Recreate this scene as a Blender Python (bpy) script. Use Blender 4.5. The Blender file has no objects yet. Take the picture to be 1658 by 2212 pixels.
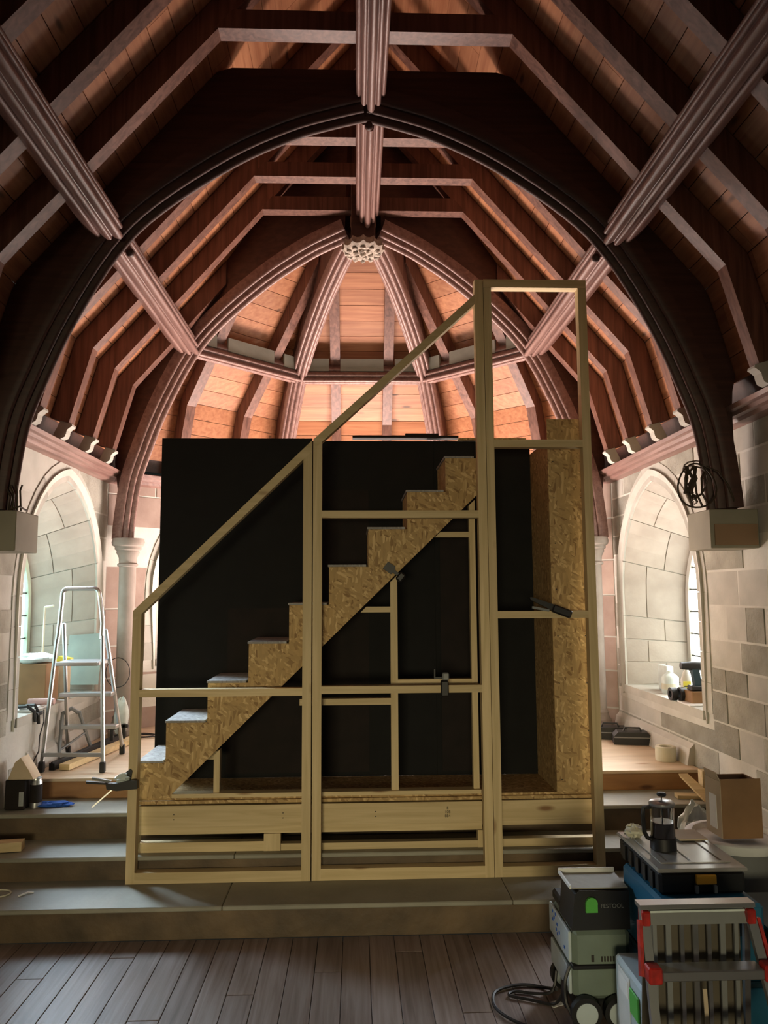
import bpy, math, random
from mathutils import Matrix, Vector, noise
random.seed(7)
PI = math.pi
H = 1.582                                   # camera height above the nave floor
sc = bpy.context.scene

# ---------------------------------------------------------------- camera
th, ps, ro = .10564, .03661, -.00563
fv = Vector((math.sin(ps)*math.cos(th), math.cos(ps)*math.cos(th), math.sin(th)))
rv = Vector((math.cos(ps), -math.sin(ps), 0)); uv = rv.cross(fv)
r2 = rv*math.cos(ro)+uv*math.sin(ro); u2 = -rv*math.sin(ro)+uv*math.cos(ro)
cd = bpy.data.cameras.new('camera'); cam = bpy.data.objects.new('camera', cd)
sc.collection.objects.link(cam); sc.camera = cam
cd.sensor_fit = 'VERTICAL'; cd.sensor_height = 24; cd.lens = 24*1662/2212; cd.clip_start = .05
mw = Matrix.Identity(4)
for i in range(3):
    mw[i][0] = r2[i]; mw[i][1] = u2[i]; mw[i][2] = -fv[i]
mw[2][3] = H
cam.matrix_world = mw

# ---------------------------------------------------------------- world, lights, exposure
w = bpy.data.worlds.new('sky'); sc.world = w; w.use_nodes = True
w.node_tree.nodes['Background'].inputs[0].default_value = (.80, .90, .80, 1)
w.node_tree.nodes['Background'].inputs[1].default_value = .012
sc.view_settings.view_transform = 'Standard'; sc.view_settings.look = 'None'
sc.view_settings.gamma = 1; sc.view_settings.exposure = 0.0; sc.view_settings.use_curve_mapping = False

def area(name, loc, target, sx, sy, power, col, spread=180):
    l = bpy.data.lights.new(name, 'AREA'); l.shape = 'RECTANGLE'; l.size = sx; l.size_y = sy
    l.energy = power; l.color = col; l.spread = math.radians(spread)
    o = bpy.data.objects.new(name, l); sc.collection.objects.link(o); o.location = loc
    o.rotation_euler = (Vector(target)-Vector(loc)).to_track_quat('-Z', 'Y').to_euler()
    return o
PANE_SIDE = 5.5                              # radiance of the daylight panes
PANE_APSE = 34.0
area('nave_window_light', (-.9, -4.6, 1.2), (0, 4, .35), 1.6, 1.0, 18, (1, .86, .54), 48)
area('work_lamp_light', (.05, 6.3, .75), (.05, 6.5, 4), 1.3, .7, 210, (1, .80, .72), 170)
area('window_daylight_right', (2.40, 5.35, 1.75), (-.9, 3.4, .0), .45, 1.1, 20, (.86, .92, 1), 64)
area('window_daylight_left', (-2.28, 5.35, 1.75), (.2, 3.3, .0), .45, 1.1, 24, (.66, .84, 1), 64)

# ---------------------------------------------------------------- helpers
COL = sc.collection
WL = {}

def props(o, label=None, cat=None, group=None, kind=None):
    if label: o['label'] = label
    if cat: o['category'] = cat
    if group: o['group'] = group
    if kind: o['kind'] = kind
    return o

def thing(name, label, cat, loc, group=None, kind=None):
    o = bpy.data.objects.new(name, None); COL.objects.link(o)
    o.empty_display_size = .1; o.location = loc; WL[o.name] = Vector(loc)
    return props(o, label, cat, group, kind)

class B:
    def __init__(s, M=None): s.v = []; s.f = []; s.M = M
    def add(s, vs, fs):
        n = len(s.v)
        s.v += [(s.M @ Vector(v)) if s.M else Vector(v) for v in vs]
        s.f += [tuple(i+n for i in f) for f in fs]
        return s
    def box(s, x0, x1, y0, y1, z0, z1, c=0.0):
        if c <= 0:
            vs = [(x, y, z) for z in (z0, z1) for y in (y0, y1) for x in (x0, x1)]
            return s.add(vs, [(0,2,3,1),(4,5,7,6),(0,1,5,4),(2,6,7,3),(0,4,6,2),(1,3,7,5)])
        vs = []; lo = (x0, y0, z0); hi = (x1, y1, z1)
        idx = {}
        for a in range(3):
            for sg in (0, 1):
                for p in (0, 1):
                    for q in (0, 1):
                        b1, b2 = (a+1) % 3, (a+2) % 3
                        pt = [0, 0, 0]
                        pt[a] = hi[a] if sg else lo[a]
                        pt[b1] = hi[b1]-c if p else lo[b1]+c
                        pt[b2] = hi[b2]-c if q else lo[b2]+c
                        idx[(a, sg, p, q)] = len(vs); vs.append(tuple(pt))
        fs = []
        for a in range(3):
            for sg in (0, 1):
                fs.append((idx[(a,sg,0,0)], idx[(a,sg,1,0)], idx[(a,sg,1,1)], idx[(a,sg,0,1)]) if sg else
                          (idx[(a,sg,0,0)], idx[(a,sg,0,1)], idx[(a,sg,1,1)], idx[(a,sg,1,0)]))
            b1, b2 = (a+1) % 3, (a+2) % 3
            for sa in (0, 1):
                for sb in (0, 1):       # edge between face a(sa) and face b1(sb), running along b2
                    # face a keys: (a,sa,p along b1,q along b2); face b1 keys: (b1,sb,p along b2,q along a)
                    fs.append((idx[(a,sa,sb,0)], idx[(a,sa,sb,1)], idx[(b1,sb,1,sa)], idx[(b1,sb,0,sa)]))
        for sx in (0, 1):
            for sy in (0, 1):
                for sz in (0, 1):
                    fs.append((idx[(0,sx,sy,sz)], idx[(1,sy,sz,sx)], idx[(2,sz,sx,sy)]))
        return s.add(vs, fs)
    def prism(s, pts, ext):
        e = Vector(ext); n = len(pts); vs = [Vector(p) for p in pts]; vs += [p+e for p in vs]
        fs = [tuple(range(n)), tuple(range(2*n-1, n-1, -1))]
        fs += [(i, i+n, (i+1) % n+n, (i+1) % n) for i in range(n)]
        return s.add(vs, fs)
    def xz(s, poly, y0, y1): return s.prism([(x, y0, z) for x, z in poly], (0, y1-y0, 0))
    def bar(s, p0, p1, wd, ht, up=(0, 0, 1), c=0):
        p0 = Vector(p0); p1 = Vector(p1); d = (p1-p0).normalized(); up = Vector(up)
        sd = d.cross(up)
        if sd.length < 1e-4: sd = d.cross(Vector((0, 1, 0)))
        sd.normalize(); u = sd.cross(d)
        q = [p0+sd*a*wd/2+u*b*ht/2 for a, b in ((-1,-1),(1,-1),(1,1),(-1,1))]
        return s.prism(q, p1-p0)
    def tube(s, pts, r, n=8, closed=False):
        pts = [Vector(p) for p in pts]; m = len(pts); rr = r if isinstance(r, (list, tuple)) else [r]*m
        vs = []; t0 = None; nv = None
        for i, p in enumerate(pts):
            a = pts[i-1] if (i or closed) else pts[0]; b = pts[(i+1) % m] if (i < m-1 or closed) else pts[-1]
            t = (b-a).normalized()
            if nv is None:
                nv = t.orthogonal().normalized()
            else:
                nv = (nv-t*nv.dot(t)).normalized()
            bn = t.cross(nv)
            for k in range(n):
                an = 2*PI*k/n; vs.append(p+nv*math.cos(an)*rr[i]+bn*math.sin(an)*rr[i])
        fs = []
        for i in range(m if closed else m-1):
            j = (i+1) % m
            for k in range(n):
                fs.append((i*n+k, i*n+(k+1) % n, j*n+(k+1) % n, j*n+k))
        if not closed: fs += [tuple(range(n-1, -1, -1)), tuple((m-1)*n+k for k in range(n))]
        return s.add(vs, fs)
    def lathe(s, prof, c=(0, 0, 0), n=24, ax=2, cap=True):
        vs = []; m = len(prof); c = Vector(c)
        for r, h in prof:
            for k in range(n):
                a = 2*PI*k/n; p = [r*math.cos(a), r*math.sin(a), h]
                if ax == 0: p = [p[2], p[0], p[1]]
                elif ax == 1: p = [p[1], p[2], p[0]]
                vs.append(c+Vector(p))
        fs = [(i*n+k, i*n+(k+1) % n, (i+1)*n+(k+1) % n, (i+1)*n+k) for i in range(m-1) for k in range(n)]
        if cap: fs += [tuple(range(n-1, -1, -1)), tuple((m-1)*n+k for k in range(n))]
        return s.add(vs, fs)
    def sweep(s, path, frames, prof, closed_ends=True):
        # path: list of points; frames: list of (across, protrude) vectors; prof: list of (u, v)
        n = len(prof); m = len(path); vs = []
        for p, (a, b) in zip(path, frames):
            for u, v in prof: vs.append(Vector(p)+a*u+b*v)
        fs = [(i*n+k, i*n+(k+1) % n, (i+1)*n+(k+1) % n, (i+1)*n+k) for i in range(m-1) for k in range(n)]
        if closed_ends: fs += [tuple(range(n-1, -1, -1)), tuple((m-1)*n+k for k in range(n))]
        return s.add(vs, fs)
    def blob(s, c, r, amp=.2, seed=0, sub=12, fr=1.6):
        c = Vector(c); vs = []; n = sub*2; m = sub
        for i in range(m+1):
            ph = PI*i/m
            for k in range(n):
                a = 2*PI*k/n
                d = Vector((math.sin(ph)*math.cos(a), math.sin(ph)*math.sin(a), math.cos(ph)))
                q = 1+amp*noise.noise(d*fr+Vector((seed*7.3, 0, 0)))*2+amp*.6*noise.noise(d*fr*2.7+Vector((0, seed*3.1, 0)))*2
                vs.append(c+Vector((d.x*r[0], d.y*r[1], d.z*r[2]))*q)
        fs = [(i*n+k, (i+1)*n+k, (i+1)*n+(k+1) % n, i*n+(k+1) % n) for i in range(m) for k in range(n)]
        return s.add(vs, fs)
    def obj(s, name, mat, parent=None, smooth=False, **kw):
        me = bpy.data.meshes.new(name)
        lo = Vector((min(v.x for v in s.v), min(v.y for v in s.v), min(v.z for v in s.v)))
        hi = Vector((max(v.x for v in s.v), max(v.y for v in s.v), max(v.z for v in s.v)))
        c = (lo+hi)/2; c.z = lo.z
        me.from_pydata([v-c for v in s.v], [], s.f); me.validate(); me.update()
        o = bpy.data.objects.new(name, me); COL.objects.link(o); o.location = c; WL[o.name] = c.copy()
        me.materials.append(mat)
        if smooth:
            me.polygons.foreach_set('use_smooth', [True]*len(me.polygons))
            try: me.set_sharp_from_angle(angle=math.radians(42))
            except Exception: pass
        if parent:
            o.parent = parent; o.matrix_parent_inverse = Matrix.Translation(-WL[parent.name])
        return props(o, **kw)

def recalc_all():
    import bmesh
    for me in bpy.data.meshes:
        bm = bmesh.new(); bm.from_mesh(me); bmesh.ops.recalc_face_normals(bm, faces=bm.faces); bm.to_mesh(me); bm.free()

def text(name, body, size, loc, rot, mat, parent):
    cu = bpy.data.curves.new(name, 'FONT'); cu.body = body; cu.size = size; cu.extrude = .0006
    cu.align_x = 'CENTER'; cu.align_y = 'CENTER'; cu.materials.append(mat)
    o = bpy.data.objects.new(name, cu); COL.objects.link(o); o.location = loc; o.rotation_euler = rot
    dg = bpy.context.evaluated_depsgraph_get(); me = bpy.data.meshes.new_from_object(o.evaluated_get(dg))
    bpy.data.objects.remove(o); bpy.data.curves.remove(cu)
    o = bpy.data.objects.new(name, me); COL.objects.link(o); o.location = loc; o.rotation_euler = rot
    o.parent = parent; o.matrix_parent_inverse = Matrix.Translation(-WL[parent.name])
    return o

# ---------------------------------------------------------------- materials
def newmat(name):
    m = bpy.data.materials.new(name); m.use_nodes = True; nt = m.node_tree
    return m, nt, nt.nodes['Principled BSDF']

def simple(name, col, rough=.6, metal=0, emit=0, trans=0, vary=.06, scale=9, bump=.0):
    m, nt, p = newmat(name); N = nt.nodes; L = nt.links
    p.inputs['Roughness'].default_value = rough; p.inputs['Metallic'].default_value = metal
    p.inputs['Transmission Weight'].default_value = trans
    if emit:
        p.inputs['Emission Color'].default_value = (*col, 1); p.inputs['Emission Strength'].default_value = emit
    tc = N.new('ShaderNodeTexCoord'); nz = N.new('ShaderNodeTexNoise'); nz.inputs['Scale'].default_value = scale
    nz.inputs['Detail'].default_value = 5
    L.new(tc.outputs['Object'], nz.inputs['Vector'])
    cr = N.new('ShaderNodeValToRGB'); L.new(nz.outputs[0], cr.inputs[0])
    cr.color_ramp.elements[0].position = .3; cr.color_ramp.elements[1].position = .7
    cr.color_ramp.elements[0].color = (*[c*(1-vary*2) for c in col], 1)
    cr.color_ramp.elements[1].color = (*[min(1, c*(1+vary)) for c in col], 1)
    L.new(cr.outputs[0], p.inputs['Base Color'])
    if bump:
        bp = N.new('ShaderNodeBump'); bp.inputs['Strength'].default_value = bump; bp.inputs['Distance'].default_value = .01
        n2 = N.new('ShaderNodeTexNoise'); n2.inputs['Scale'].default_value = scale*6; n2.inputs['Detail'].default_value = 6
        L.new(tc.outputs['Object'], n2.inputs['Vector']); L.new(n2.outputs[0], bp.inputs['Height']); L.new(bp.outputs[0], p.inputs['Normal'])
    return m

def wood(name, c1, c2, axis='x', rough=.55, knots=True, rnd=.25, grain=22, knotcol=(.12, .05, .02), spec=.5):
    m, nt, p = newmat(name); N = nt.nodes; L = nt.links
    p.inputs['Roughness'].default_value = rough; p.inputs['Specular IOR Level'].default_value = spec
    tc = N.new('ShaderNodeTexCoord'); oi = N.new('ShaderNodeObjectInfo')
    ad = N.new('ShaderNodeVectorMath'); ad.operation = 'ADD'
    sc_ = N.new('ShaderNodeVectorMath'); sc_.operation = 'SCALE'; sc_.inputs['Scale'].default_value = 37
    cb = N.new('ShaderNodeCombineXYZ')
    for i in range(3): L.new(oi.outputs['Random'], cb.inputs[i])
    L.new(cb.outputs[0], sc_.inputs[0]); L.new(tc.outputs['Object'], ad.inputs[0]); L.new(sc_.outputs[0], ad.inputs[1])
    mp = N.new('ShaderNodeMapping'); s = {'x': (1.2, grain, grain), 'y': (grain, 1.2, grain), 'z': (grain, grain, 1.2)}[axis]
    mp.inputs['Scale'].default_value = s; L.new(ad.outputs[0], mp.inputs['Vector'])
    nz = N.new('ShaderNodeTexNoise'); nz.inputs['Scale'].default_value = 1.6; nz.inputs['Detail'].default_value = 6
    nz.inputs['Distortion'].default_value = .6; L.new(mp.outputs[0], nz.inputs['Vector'])
    cr = N.new('ShaderNodeValToRGB'); L.new(nz.outputs[0], cr.inputs[0])
    cr.color_ramp.elements[0].position = .32; cr.color_ramp.elements[1].position = .68
    cr.color_ramp.elements[0].color = (*c1, 1); cr.color_ramp.elements[1].color = (*c2, 1)
    last = cr.outputs[0]
    if knots:
        mk = N.new('ShaderNodeMapping'); k = {'x': (2.2, 7, 7), 'y': (7, 2.2, 7), 'z': (7, 7, 2.2)}[axis]
        mk.inputs['Scale'].default_value = k; L.new(ad.outputs[0], mk.inputs['Vector'])
        vo = N.new('ShaderNodeTexVoronoi'); vo.inputs['Scale'].default_value = 1; L.new(mk.outputs[0], vo.inputs['Vector'])
        kr = N.new('ShaderNodeValToRGB'); kr.color_ramp.elements[0].position = .05; kr.color_ramp.elements[1].position = .13
        kr.color_ramp.elements[0].color = (1, 1, 1, 1); kr.color_ramp.elements[1].color = (0, 0, 0, 1)
        L.new(vo.outputs['Distance'], kr.inputs[0])
        mx = N.new('ShaderNodeMix'); mx.data_type = 'RGBA'; L.new(kr.outputs[0], mx.inputs[0])
        L.new(last, mx.inputs[6]); mx.inputs[7].default_value = (*knotcol, 1); last = mx.outputs[2]
    hv = N.new('ShaderNodeHueSaturation'); mr = N.new('ShaderNodeMapRange'); L.new(oi.outputs['Random'], mr.inputs[0])
    mr.inputs[3].default_value = 1-rnd; mr.inputs[4].default_value = 1+rnd*.6
    L.new(mr.outputs[0], hv.inputs['Value']); L.new(last, hv.inputs['Color']); L.new(hv.outputs[0], p.inputs['Base Color'])
    bp = N.new('ShaderNodeBump'); bp.inputs['Strength'].default_value = .25; bp.inputs['Distance'].default_value = .003
    L.new(nz.outputs[0], bp.inputs['Height']); L.new(bp.outputs[0], p.inputs['Normal'])
    return m

def osb(name, base=(.47, .31, .13), lo=(.24, .135, .05), hi=(.66, .47, .23), tint=1.0):
    m, nt, p = newmat(name); N = nt.nodes; L = nt.links
    p.inputs['Roughness'].default_value = .75
    tc = N.new('ShaderNodeTexCoord'); cols = []
    nzd = N.new('ShaderNodeTexNoise'); nzd.inputs['Scale'].default_value = 6; L.new(tc.outputs['Object'], nzd.inputs['Vector'])
    sel = N.new('ShaderNodeTexNoise'); sel.inputs['Scale'].default_value = 14; L.new(tc.outputs['Object'], sel.inputs['Vector'])
    for i, (rot, off) in enumerate((((.3, .5, .3), 0), ((.2, 1.7, .9), 3), ((-.4, -.7, 2.4), 7))):
        mp = N.new('ShaderNodeMapping'); mp.inputs['Rotation'].default_value = rot; mp.inputs['Location'].default_value = (off, off, off)
        mp.vector_type = 'TEXTURE'; mp.inputs['Scale'].default_value = (.06, .0115, .0115)
        L.new(tc.outputs['Object'], mp.inputs['Vector'])
        vo = N.new('ShaderNodeTexVoronoi'); vo.inputs['Scale'].default_value = 1.0; L.new(mp.outputs[0], vo.inputs['Vector'])
        sp = N.new('ShaderNodeSeparateColor'); L.new(vo.outputs['Color'], sp.inputs[0])
        cr = N.new('ShaderNodeValToRGB'); L.new(sp.outputs[0], cr.inputs[0])
        e = cr.color_ramp.elements; e[0].position = .0; e[0].color = (*[c*tint for c in lo], 1); e[1].position = 1; e[1].color = (*[c*tint for c in hi], 1)
        a = e.new(.22); a.color = (*[c*tint*.85 for c in base], 1); b = e.new(.75); b.color = (*[c*tint for c in base], 1)
        cols.append(cr.outputs[0])
    last = cols[0]
    for i in (1, 2):
        st = N.new('ShaderNodeMath'); st.operation = 'GREATER_THAN'; st.inputs[1].default_value = .5 if i == 1 else .56
        L.new(sel.outputs[0] if i == 1 else nzd.outputs[0], st.inputs[0])
        mx = N.new('ShaderNodeMix'); mx.data_type = 'RGBA'; L.new(st.outputs[0], mx.inputs[0])
        L.new(last, mx.inputs[6]); L.new(cols[i], mx.inputs[7]); last = mx.outputs[2]
    L.new(last, p.inputs['Base Color'])
    return m

def stone(name, c1, c2, rnd=.18, scale=5, bump=.5, rough=.92):
    m, nt, p = newmat(name); N = nt.nodes; L = nt.links
    p.inputs['Roughness'].default_value = rough; p.inputs['Specular IOR Level'].default_value = .2
    tc = N.new('ShaderNodeTexCoord'); oi = N.new('ShaderNodeObjectInfo')
    nz = N.new('ShaderNodeTexNoise'); nz.inputs['Scale'].default_value = scale; nz.inputs['Detail'].default_value = 8
    L.new(tc.outputs['Object'], nz.inputs['Vector'])
    cr = N.new('ShaderNodeValToRGB'); L.new(nz.outputs[0], cr.inputs[0])
    cr.color_ramp.elements[0].position = .35; cr.color_ramp.elements[1].position = .68
    cr.color_ramp.elements[0].color = (*c1, 1); cr.color_ramp.elements[1].color = (*c2, 1)
    hv = N.new('ShaderNodeHueSaturation'); mr = N.new('ShaderNodeMapRange'); L.new(oi.outputs['Random'], mr.inputs[0])
    mr.inputs[3].default_value = 1-rnd; mr.inputs[4].default_value = 1+rnd*.5
    L.new(mr.outputs[0], hv.inputs['Value']); L.new(cr.outputs[0], hv.inputs['Color']); L.new(hv.outputs[0], p.inputs['Base Color'])
    bp = N.new('ShaderNodeBump'); bp.inputs['Strength'].default_value = bump; bp.inputs['Distance'].default_value = .012
    n2 = N.new('ShaderNodeTexNoise'); n2.inputs['Scale'].default_value = 55; n2.inputs['Detail'].default_value = 4
    L.new(tc.outputs['Object'], n2.inputs['Vector']); L.new(n2.outputs[0], bp.inputs['Height']); L.new(bp.outputs[0], p.inputs['Normal'])
    return m

M = {}
M['stone'] = stone('rough_sandstone', (.27, .26, .22), (.41, .40, .345))
M['ashlar'] = stone('dressed_sandstone', (.43, .42, .375), (.53, .515, .465), rnd=.10, bump=.12)
M['pink'] = stone('pink_sandstone', (.34, .25, .21), (.44, .34, .29), rnd=.12, bump=.12)
M['reveal'] = stone('reveal_sandstone', (.37, .33, .285), (.46, .42, .37), rnd=.08, bump=.12)
M['colstone'] = stone('column_sandstone', (.27, .225, .195), (.36, .31, .275), rnd=.05, bump=.1)
M['mortar'] = stone('pale_mortar', (.50, .49, .44), (.60, .59, .54), bump=.2)
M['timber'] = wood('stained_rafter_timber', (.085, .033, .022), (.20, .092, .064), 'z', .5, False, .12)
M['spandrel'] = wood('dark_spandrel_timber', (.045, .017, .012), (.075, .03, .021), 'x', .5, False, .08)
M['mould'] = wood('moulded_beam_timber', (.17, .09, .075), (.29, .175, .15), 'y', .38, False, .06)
M['board'] = wood('pine_ceiling_board', (.31, .115, .052), (.44, .195, .092), 'y', .55, True, .18)
M['boardx'] = wood('pine_ceiling_board_cross', (.31, .115, .052), (.44, .195, .092), 'x', .55, True, .18)
M['px'] = wood('pine_stud_horizontal', (.50, .38, .19), (.64, .50, .28), 'x', .6, True, .10, knotcol=(.25, .13, .05))
M['pz'] = wood('pine_stud_vertical', (.50, .38, .19), (.64, .50, .28), 'z', .6, True, .10, knotcol=(.25, .13, .05))
M['osb'] = osb('osb_board')
M['osblit'] = osb('osb_tread_cool_lit', (.30, .29, .28), (.19, .18, .17), (.42, .41, .40))  # greyed copy of the OSB, cold window light on the treads put into the colour
M['floor'] = wood('worn_floorboard', (.17, .125, .105), (.29, .23, .205), 'y', .42, False, .16, grain=30)
M['tread'] = simple('painted_step_tread', (.27, .26, .21), .55, vary=.12, scale=3, bump=.25)
M['riser'] = simple('brown_step_riser', (.115, .075, .038), .6, vary=.3, scale=4, bump=.3)
M['fascia'] = wood('plywood_fascia', (.27, .13, .05), (.44, .24, .10), 'x', .6, True, .05, grain=9)
M['ply'] = wood('plywood_deck', (.52, .40, .27), (.66, .53, .38), 'x', .55, True, .06, grain=7, knotcol=(.35, .2, .1))
M['black'] = simple('black_flat_cloth', (.004, .004, .0038), .9, vary=.2)
M['darkbrown'] = simple('dark_brown_flat_back', (.011, .0065, .005), .9, vary=.2)
M['blackp'] = simple('black_plastic', (.007, .007, .008), .48)
M['darkpan'] = simple('dull_brown_grey_panel', (.10, .085, .06), .6)
M['greyp'] = simple('grey_plastic', (.20, .21, .21), .4)
M['alu'] = simple('brushed_aluminium', (.46, .47, .48), .32, metal=.9, vary=.03)
M['steel'] = simple('clamp_steel', (.55, .56, .54), .35, metal=.85)
M['redp'] = simple('red_plastic', (.42, .02, .015), .45, vary=.25, scale=40)
M['blue'] = simple('teal_blue_plastic', (.02, .13, .22), .4, vary=.05)
M['bluedk'] = simple('dark_teal_plastic', (.012, .045, .065), .4)
M['sage'] = simple('sage_grey_plastic', (.17, .22, .18), .5)
M['palebl'] = simple('pale_blue_grey_plastic', (.50, .58, .60), .45)
M['green'] = simple('bright_green_plastic', (.10, .45, .07), .4)
M['white'] = simple('white_plastic', (.75, .76, .74), .5)
M['paper'] = simple('white_paper', (.82, .82, .80), .8)
M['card'] = simple('brown_cardboard', (.28, .155, .07), .8, vary=.12, scale=5)
M['cardlt'] = simple('pale_cardboard', (.52, .42, .29), .8)
M['yellow'] = simple('yellow_orange_latch', (.80, .40, .03), .45)
M['yel2'] = simple('yellow_label', (.80, .72, .08), .5)
M['cable'] = simple('black_cable', (.012, .012, .014), .5)
M['wire'] = simple('brown_wire', (.05, .035, .02), .6)
M['cream'] = simple('cream_tape', (.62, .60, .47), .6)
M['bagw'] = simple('white_polythene', (.62, .70, .68), .35, vary=.1, scale=14)
M['bagg'] = simple('grey_polythene', (.33, .36, .36), .35, vary=.15, scale=14)
M['coffee'] = simple('dark_coffee', (.012, .006, .004), .2)
M['ink'] = simple('dark_ink', (.03, .025, .02), .7)
M['bluec'] = simple('blue_cloth', (.02, .10, .45), .8)
M['boss'] = simple('carved_boss_stone', (.40, .33, .27), .8, vary=.2, scale=30, bump=.6)
M['corb'] = simple('painted_corbel_box', (.30, .28, .21), .75, vary=.1, scale=3)
M['corbbr'] = simple('brown_corbel_panel', (.30, .19, .11), .75, vary=.05, scale=3)
M['jamb'] = simple('pale_green_frame', (.42, .52, .40), .6)
M['gpane'] = simple('grey_green_sheet', (.30, .36, .34), .35, vary=.12, scale=4)
M['lead'] = simple('lead_came', (.05, .055, .05), .6)

def glassmat(name, col, strength):
    m, nt, p = newmat(name); N = nt.nodes; L = nt.links
    p.inputs['Base Color'].default_value = (*col, 1); p.inputs['Roughness'].default_value = .2
    tc = N.new('ShaderNodeTexCoord'); nz = N.new('ShaderNodeTexNoise'); nz.inputs['Scale'].default_value = 3.5
    L.new(tc.outputs['Object'], nz.inputs['Vector'])
    cr = N.new('ShaderNodeValToRGB'); L.new(nz.outputs[0], cr.inputs[0])
    cr.color_ramp.elements[0].color = (*[c*.75 for c in col], 1); cr.color_ramp.elements[1].color = (*col, 1)
    L.new(cr.outputs[0], p.inputs['Emission Color']); p.inputs['Emission Strength'].default_value = strength
    return m
M['paneL'] = glassmat('daylit_glass_left', (.68, .95, .93), PANE_SIDE*.8)
M['paneR'] = glassmat('daylit_glass_right', (.97, 1, .93), PANE_SIDE*1.35)
M['paneN'] = glassmat('daylit_glass_near', (.80, .88, 1), .5)
M['paneA'] = glassmat('daylit_glass_apse', (1, .93, .86), PANE_APSE)
m, nt, p = newmat('clear_glass'); p.inputs['Transmission Weight'].default_value = 1; p.inputs['Roughness'].default_value = .03
p.inputs['Base Color'].default_value = (.93, .95, .95, 1); M['glass'] = m
m, nt, p = newmat('milky_clear_plastic'); p.inputs['Transmission Weight'].default_value = .55; p.inputs['Roughness'].default_value = .18
p.inputs['Base Color'].default_value = (.62, .60, .55, 1); M['lid'] = m

# ================================================================ STRUCTURE
XC = .055; W = 2.03; YC = 5.32; T = math.tan(math.radians(22.5))
XL, XR = XC-W, XC+W
S1, S2, S3, PZ = .149, .265, .402, .518
Y1, Y2, Y3, Y4 = 3.765, 4.112, 4.40, 4.705

# floor of separate boards
fl = B().box(XL, XR, .2, Y1, -.06, -.022).obj('floor', M['riser'], kind='structure')
x = XL+.002; k = 0
while x < XR-.02:
    wd = random.choice((.11, .115, .12)); x1 = min(x+wd, XR-.002)
    cut = 1.9+(k*37 % 11)*.17
    for a, b in ((.2, cut-.0015), (cut+.0015, Y1-.002)):
        B().box(x+.0012, x1-.0012, a, b, -.022, random.uniform(-.0012, 0), .0015).obj('floorboard', M['floor'], fl)
    x = x1; k += 1

# steps and platform
def step(ya, yb, z, nm):
    o = B().box(XL, XR, ya+.02, yb, 0, z-.022).obj(nm, M['riser'], kind='structure')
    B().box(XL, XR, ya, ya+.02, z-.16 if z > .2 else 0, z-.022, .002).obj('riser_board', M['riser'], o)
    n = 3
    for i in range(n):
        xa = XL+(XR-XL)*i/n; xb = XL+(XR-XL)*(i+1)/n
        B().box(xa+.001, xb-.001, ya-.012, yb, z-.022, z, .004).obj('tread_board', M['tread'], o)
    return o
step(Y1, Y2+.02, S1, 'step'); step(Y2, Y3+.02, S2, 'step'); step(Y3, Y4+.02, S3, 'step')
pl = B().box(XL, XR, Y4+.02, 7.5, 0, PZ-.018).obj('platform', M['riser'], kind='structure')
B().box(XL+.10, XR-.02, Y4, Y4+.02, S3, PZ-.018, .002).obj('fascia_board', M['fascia'], pl)
for i in range(4):
    for j, (ya, yb) in enumerate(((Y4-.008, 5.95), (5.953, 7.5))):
        xa = XL+.03+(XR-XL-.04)*i/4; xb = XL+.03+(XR-XL-.04)*(i+1)/4
        B().box(xa+.001, xb-.001, ya, yb, PZ-.018, PZ, .002).obj('deck_sheet', M['ply'], pl)

# ---- stone walls with lancet openings -------------------------------------------------
def arch_half(hw, zs, za, z):
    """half width of a pointed-arch opening at height z"""
    if z <= zs: return hw
    h = za-zs; R = (hw*hw+h*h)/(2*hw); c = R-hw; d = R*R-(z-zs)**2
    return max(0, math.sqrt(max(d, 0))-c)

def arch_pts(u0, hw, sill, zs, za, n=10):
    z = [sill]+[zs+(za-zs)*math.sin(PI/2*i/n) for i in range(n+1)]
    L_ = [(u0-arch_half(hw, zs, za, q), q) for q in z]; R_ = [(u0+arch_half(hw, zs, za, q), q) for q in z]
    return L_+R_[-2::-1]                     # left sill, up, apex, down, right sill

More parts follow.
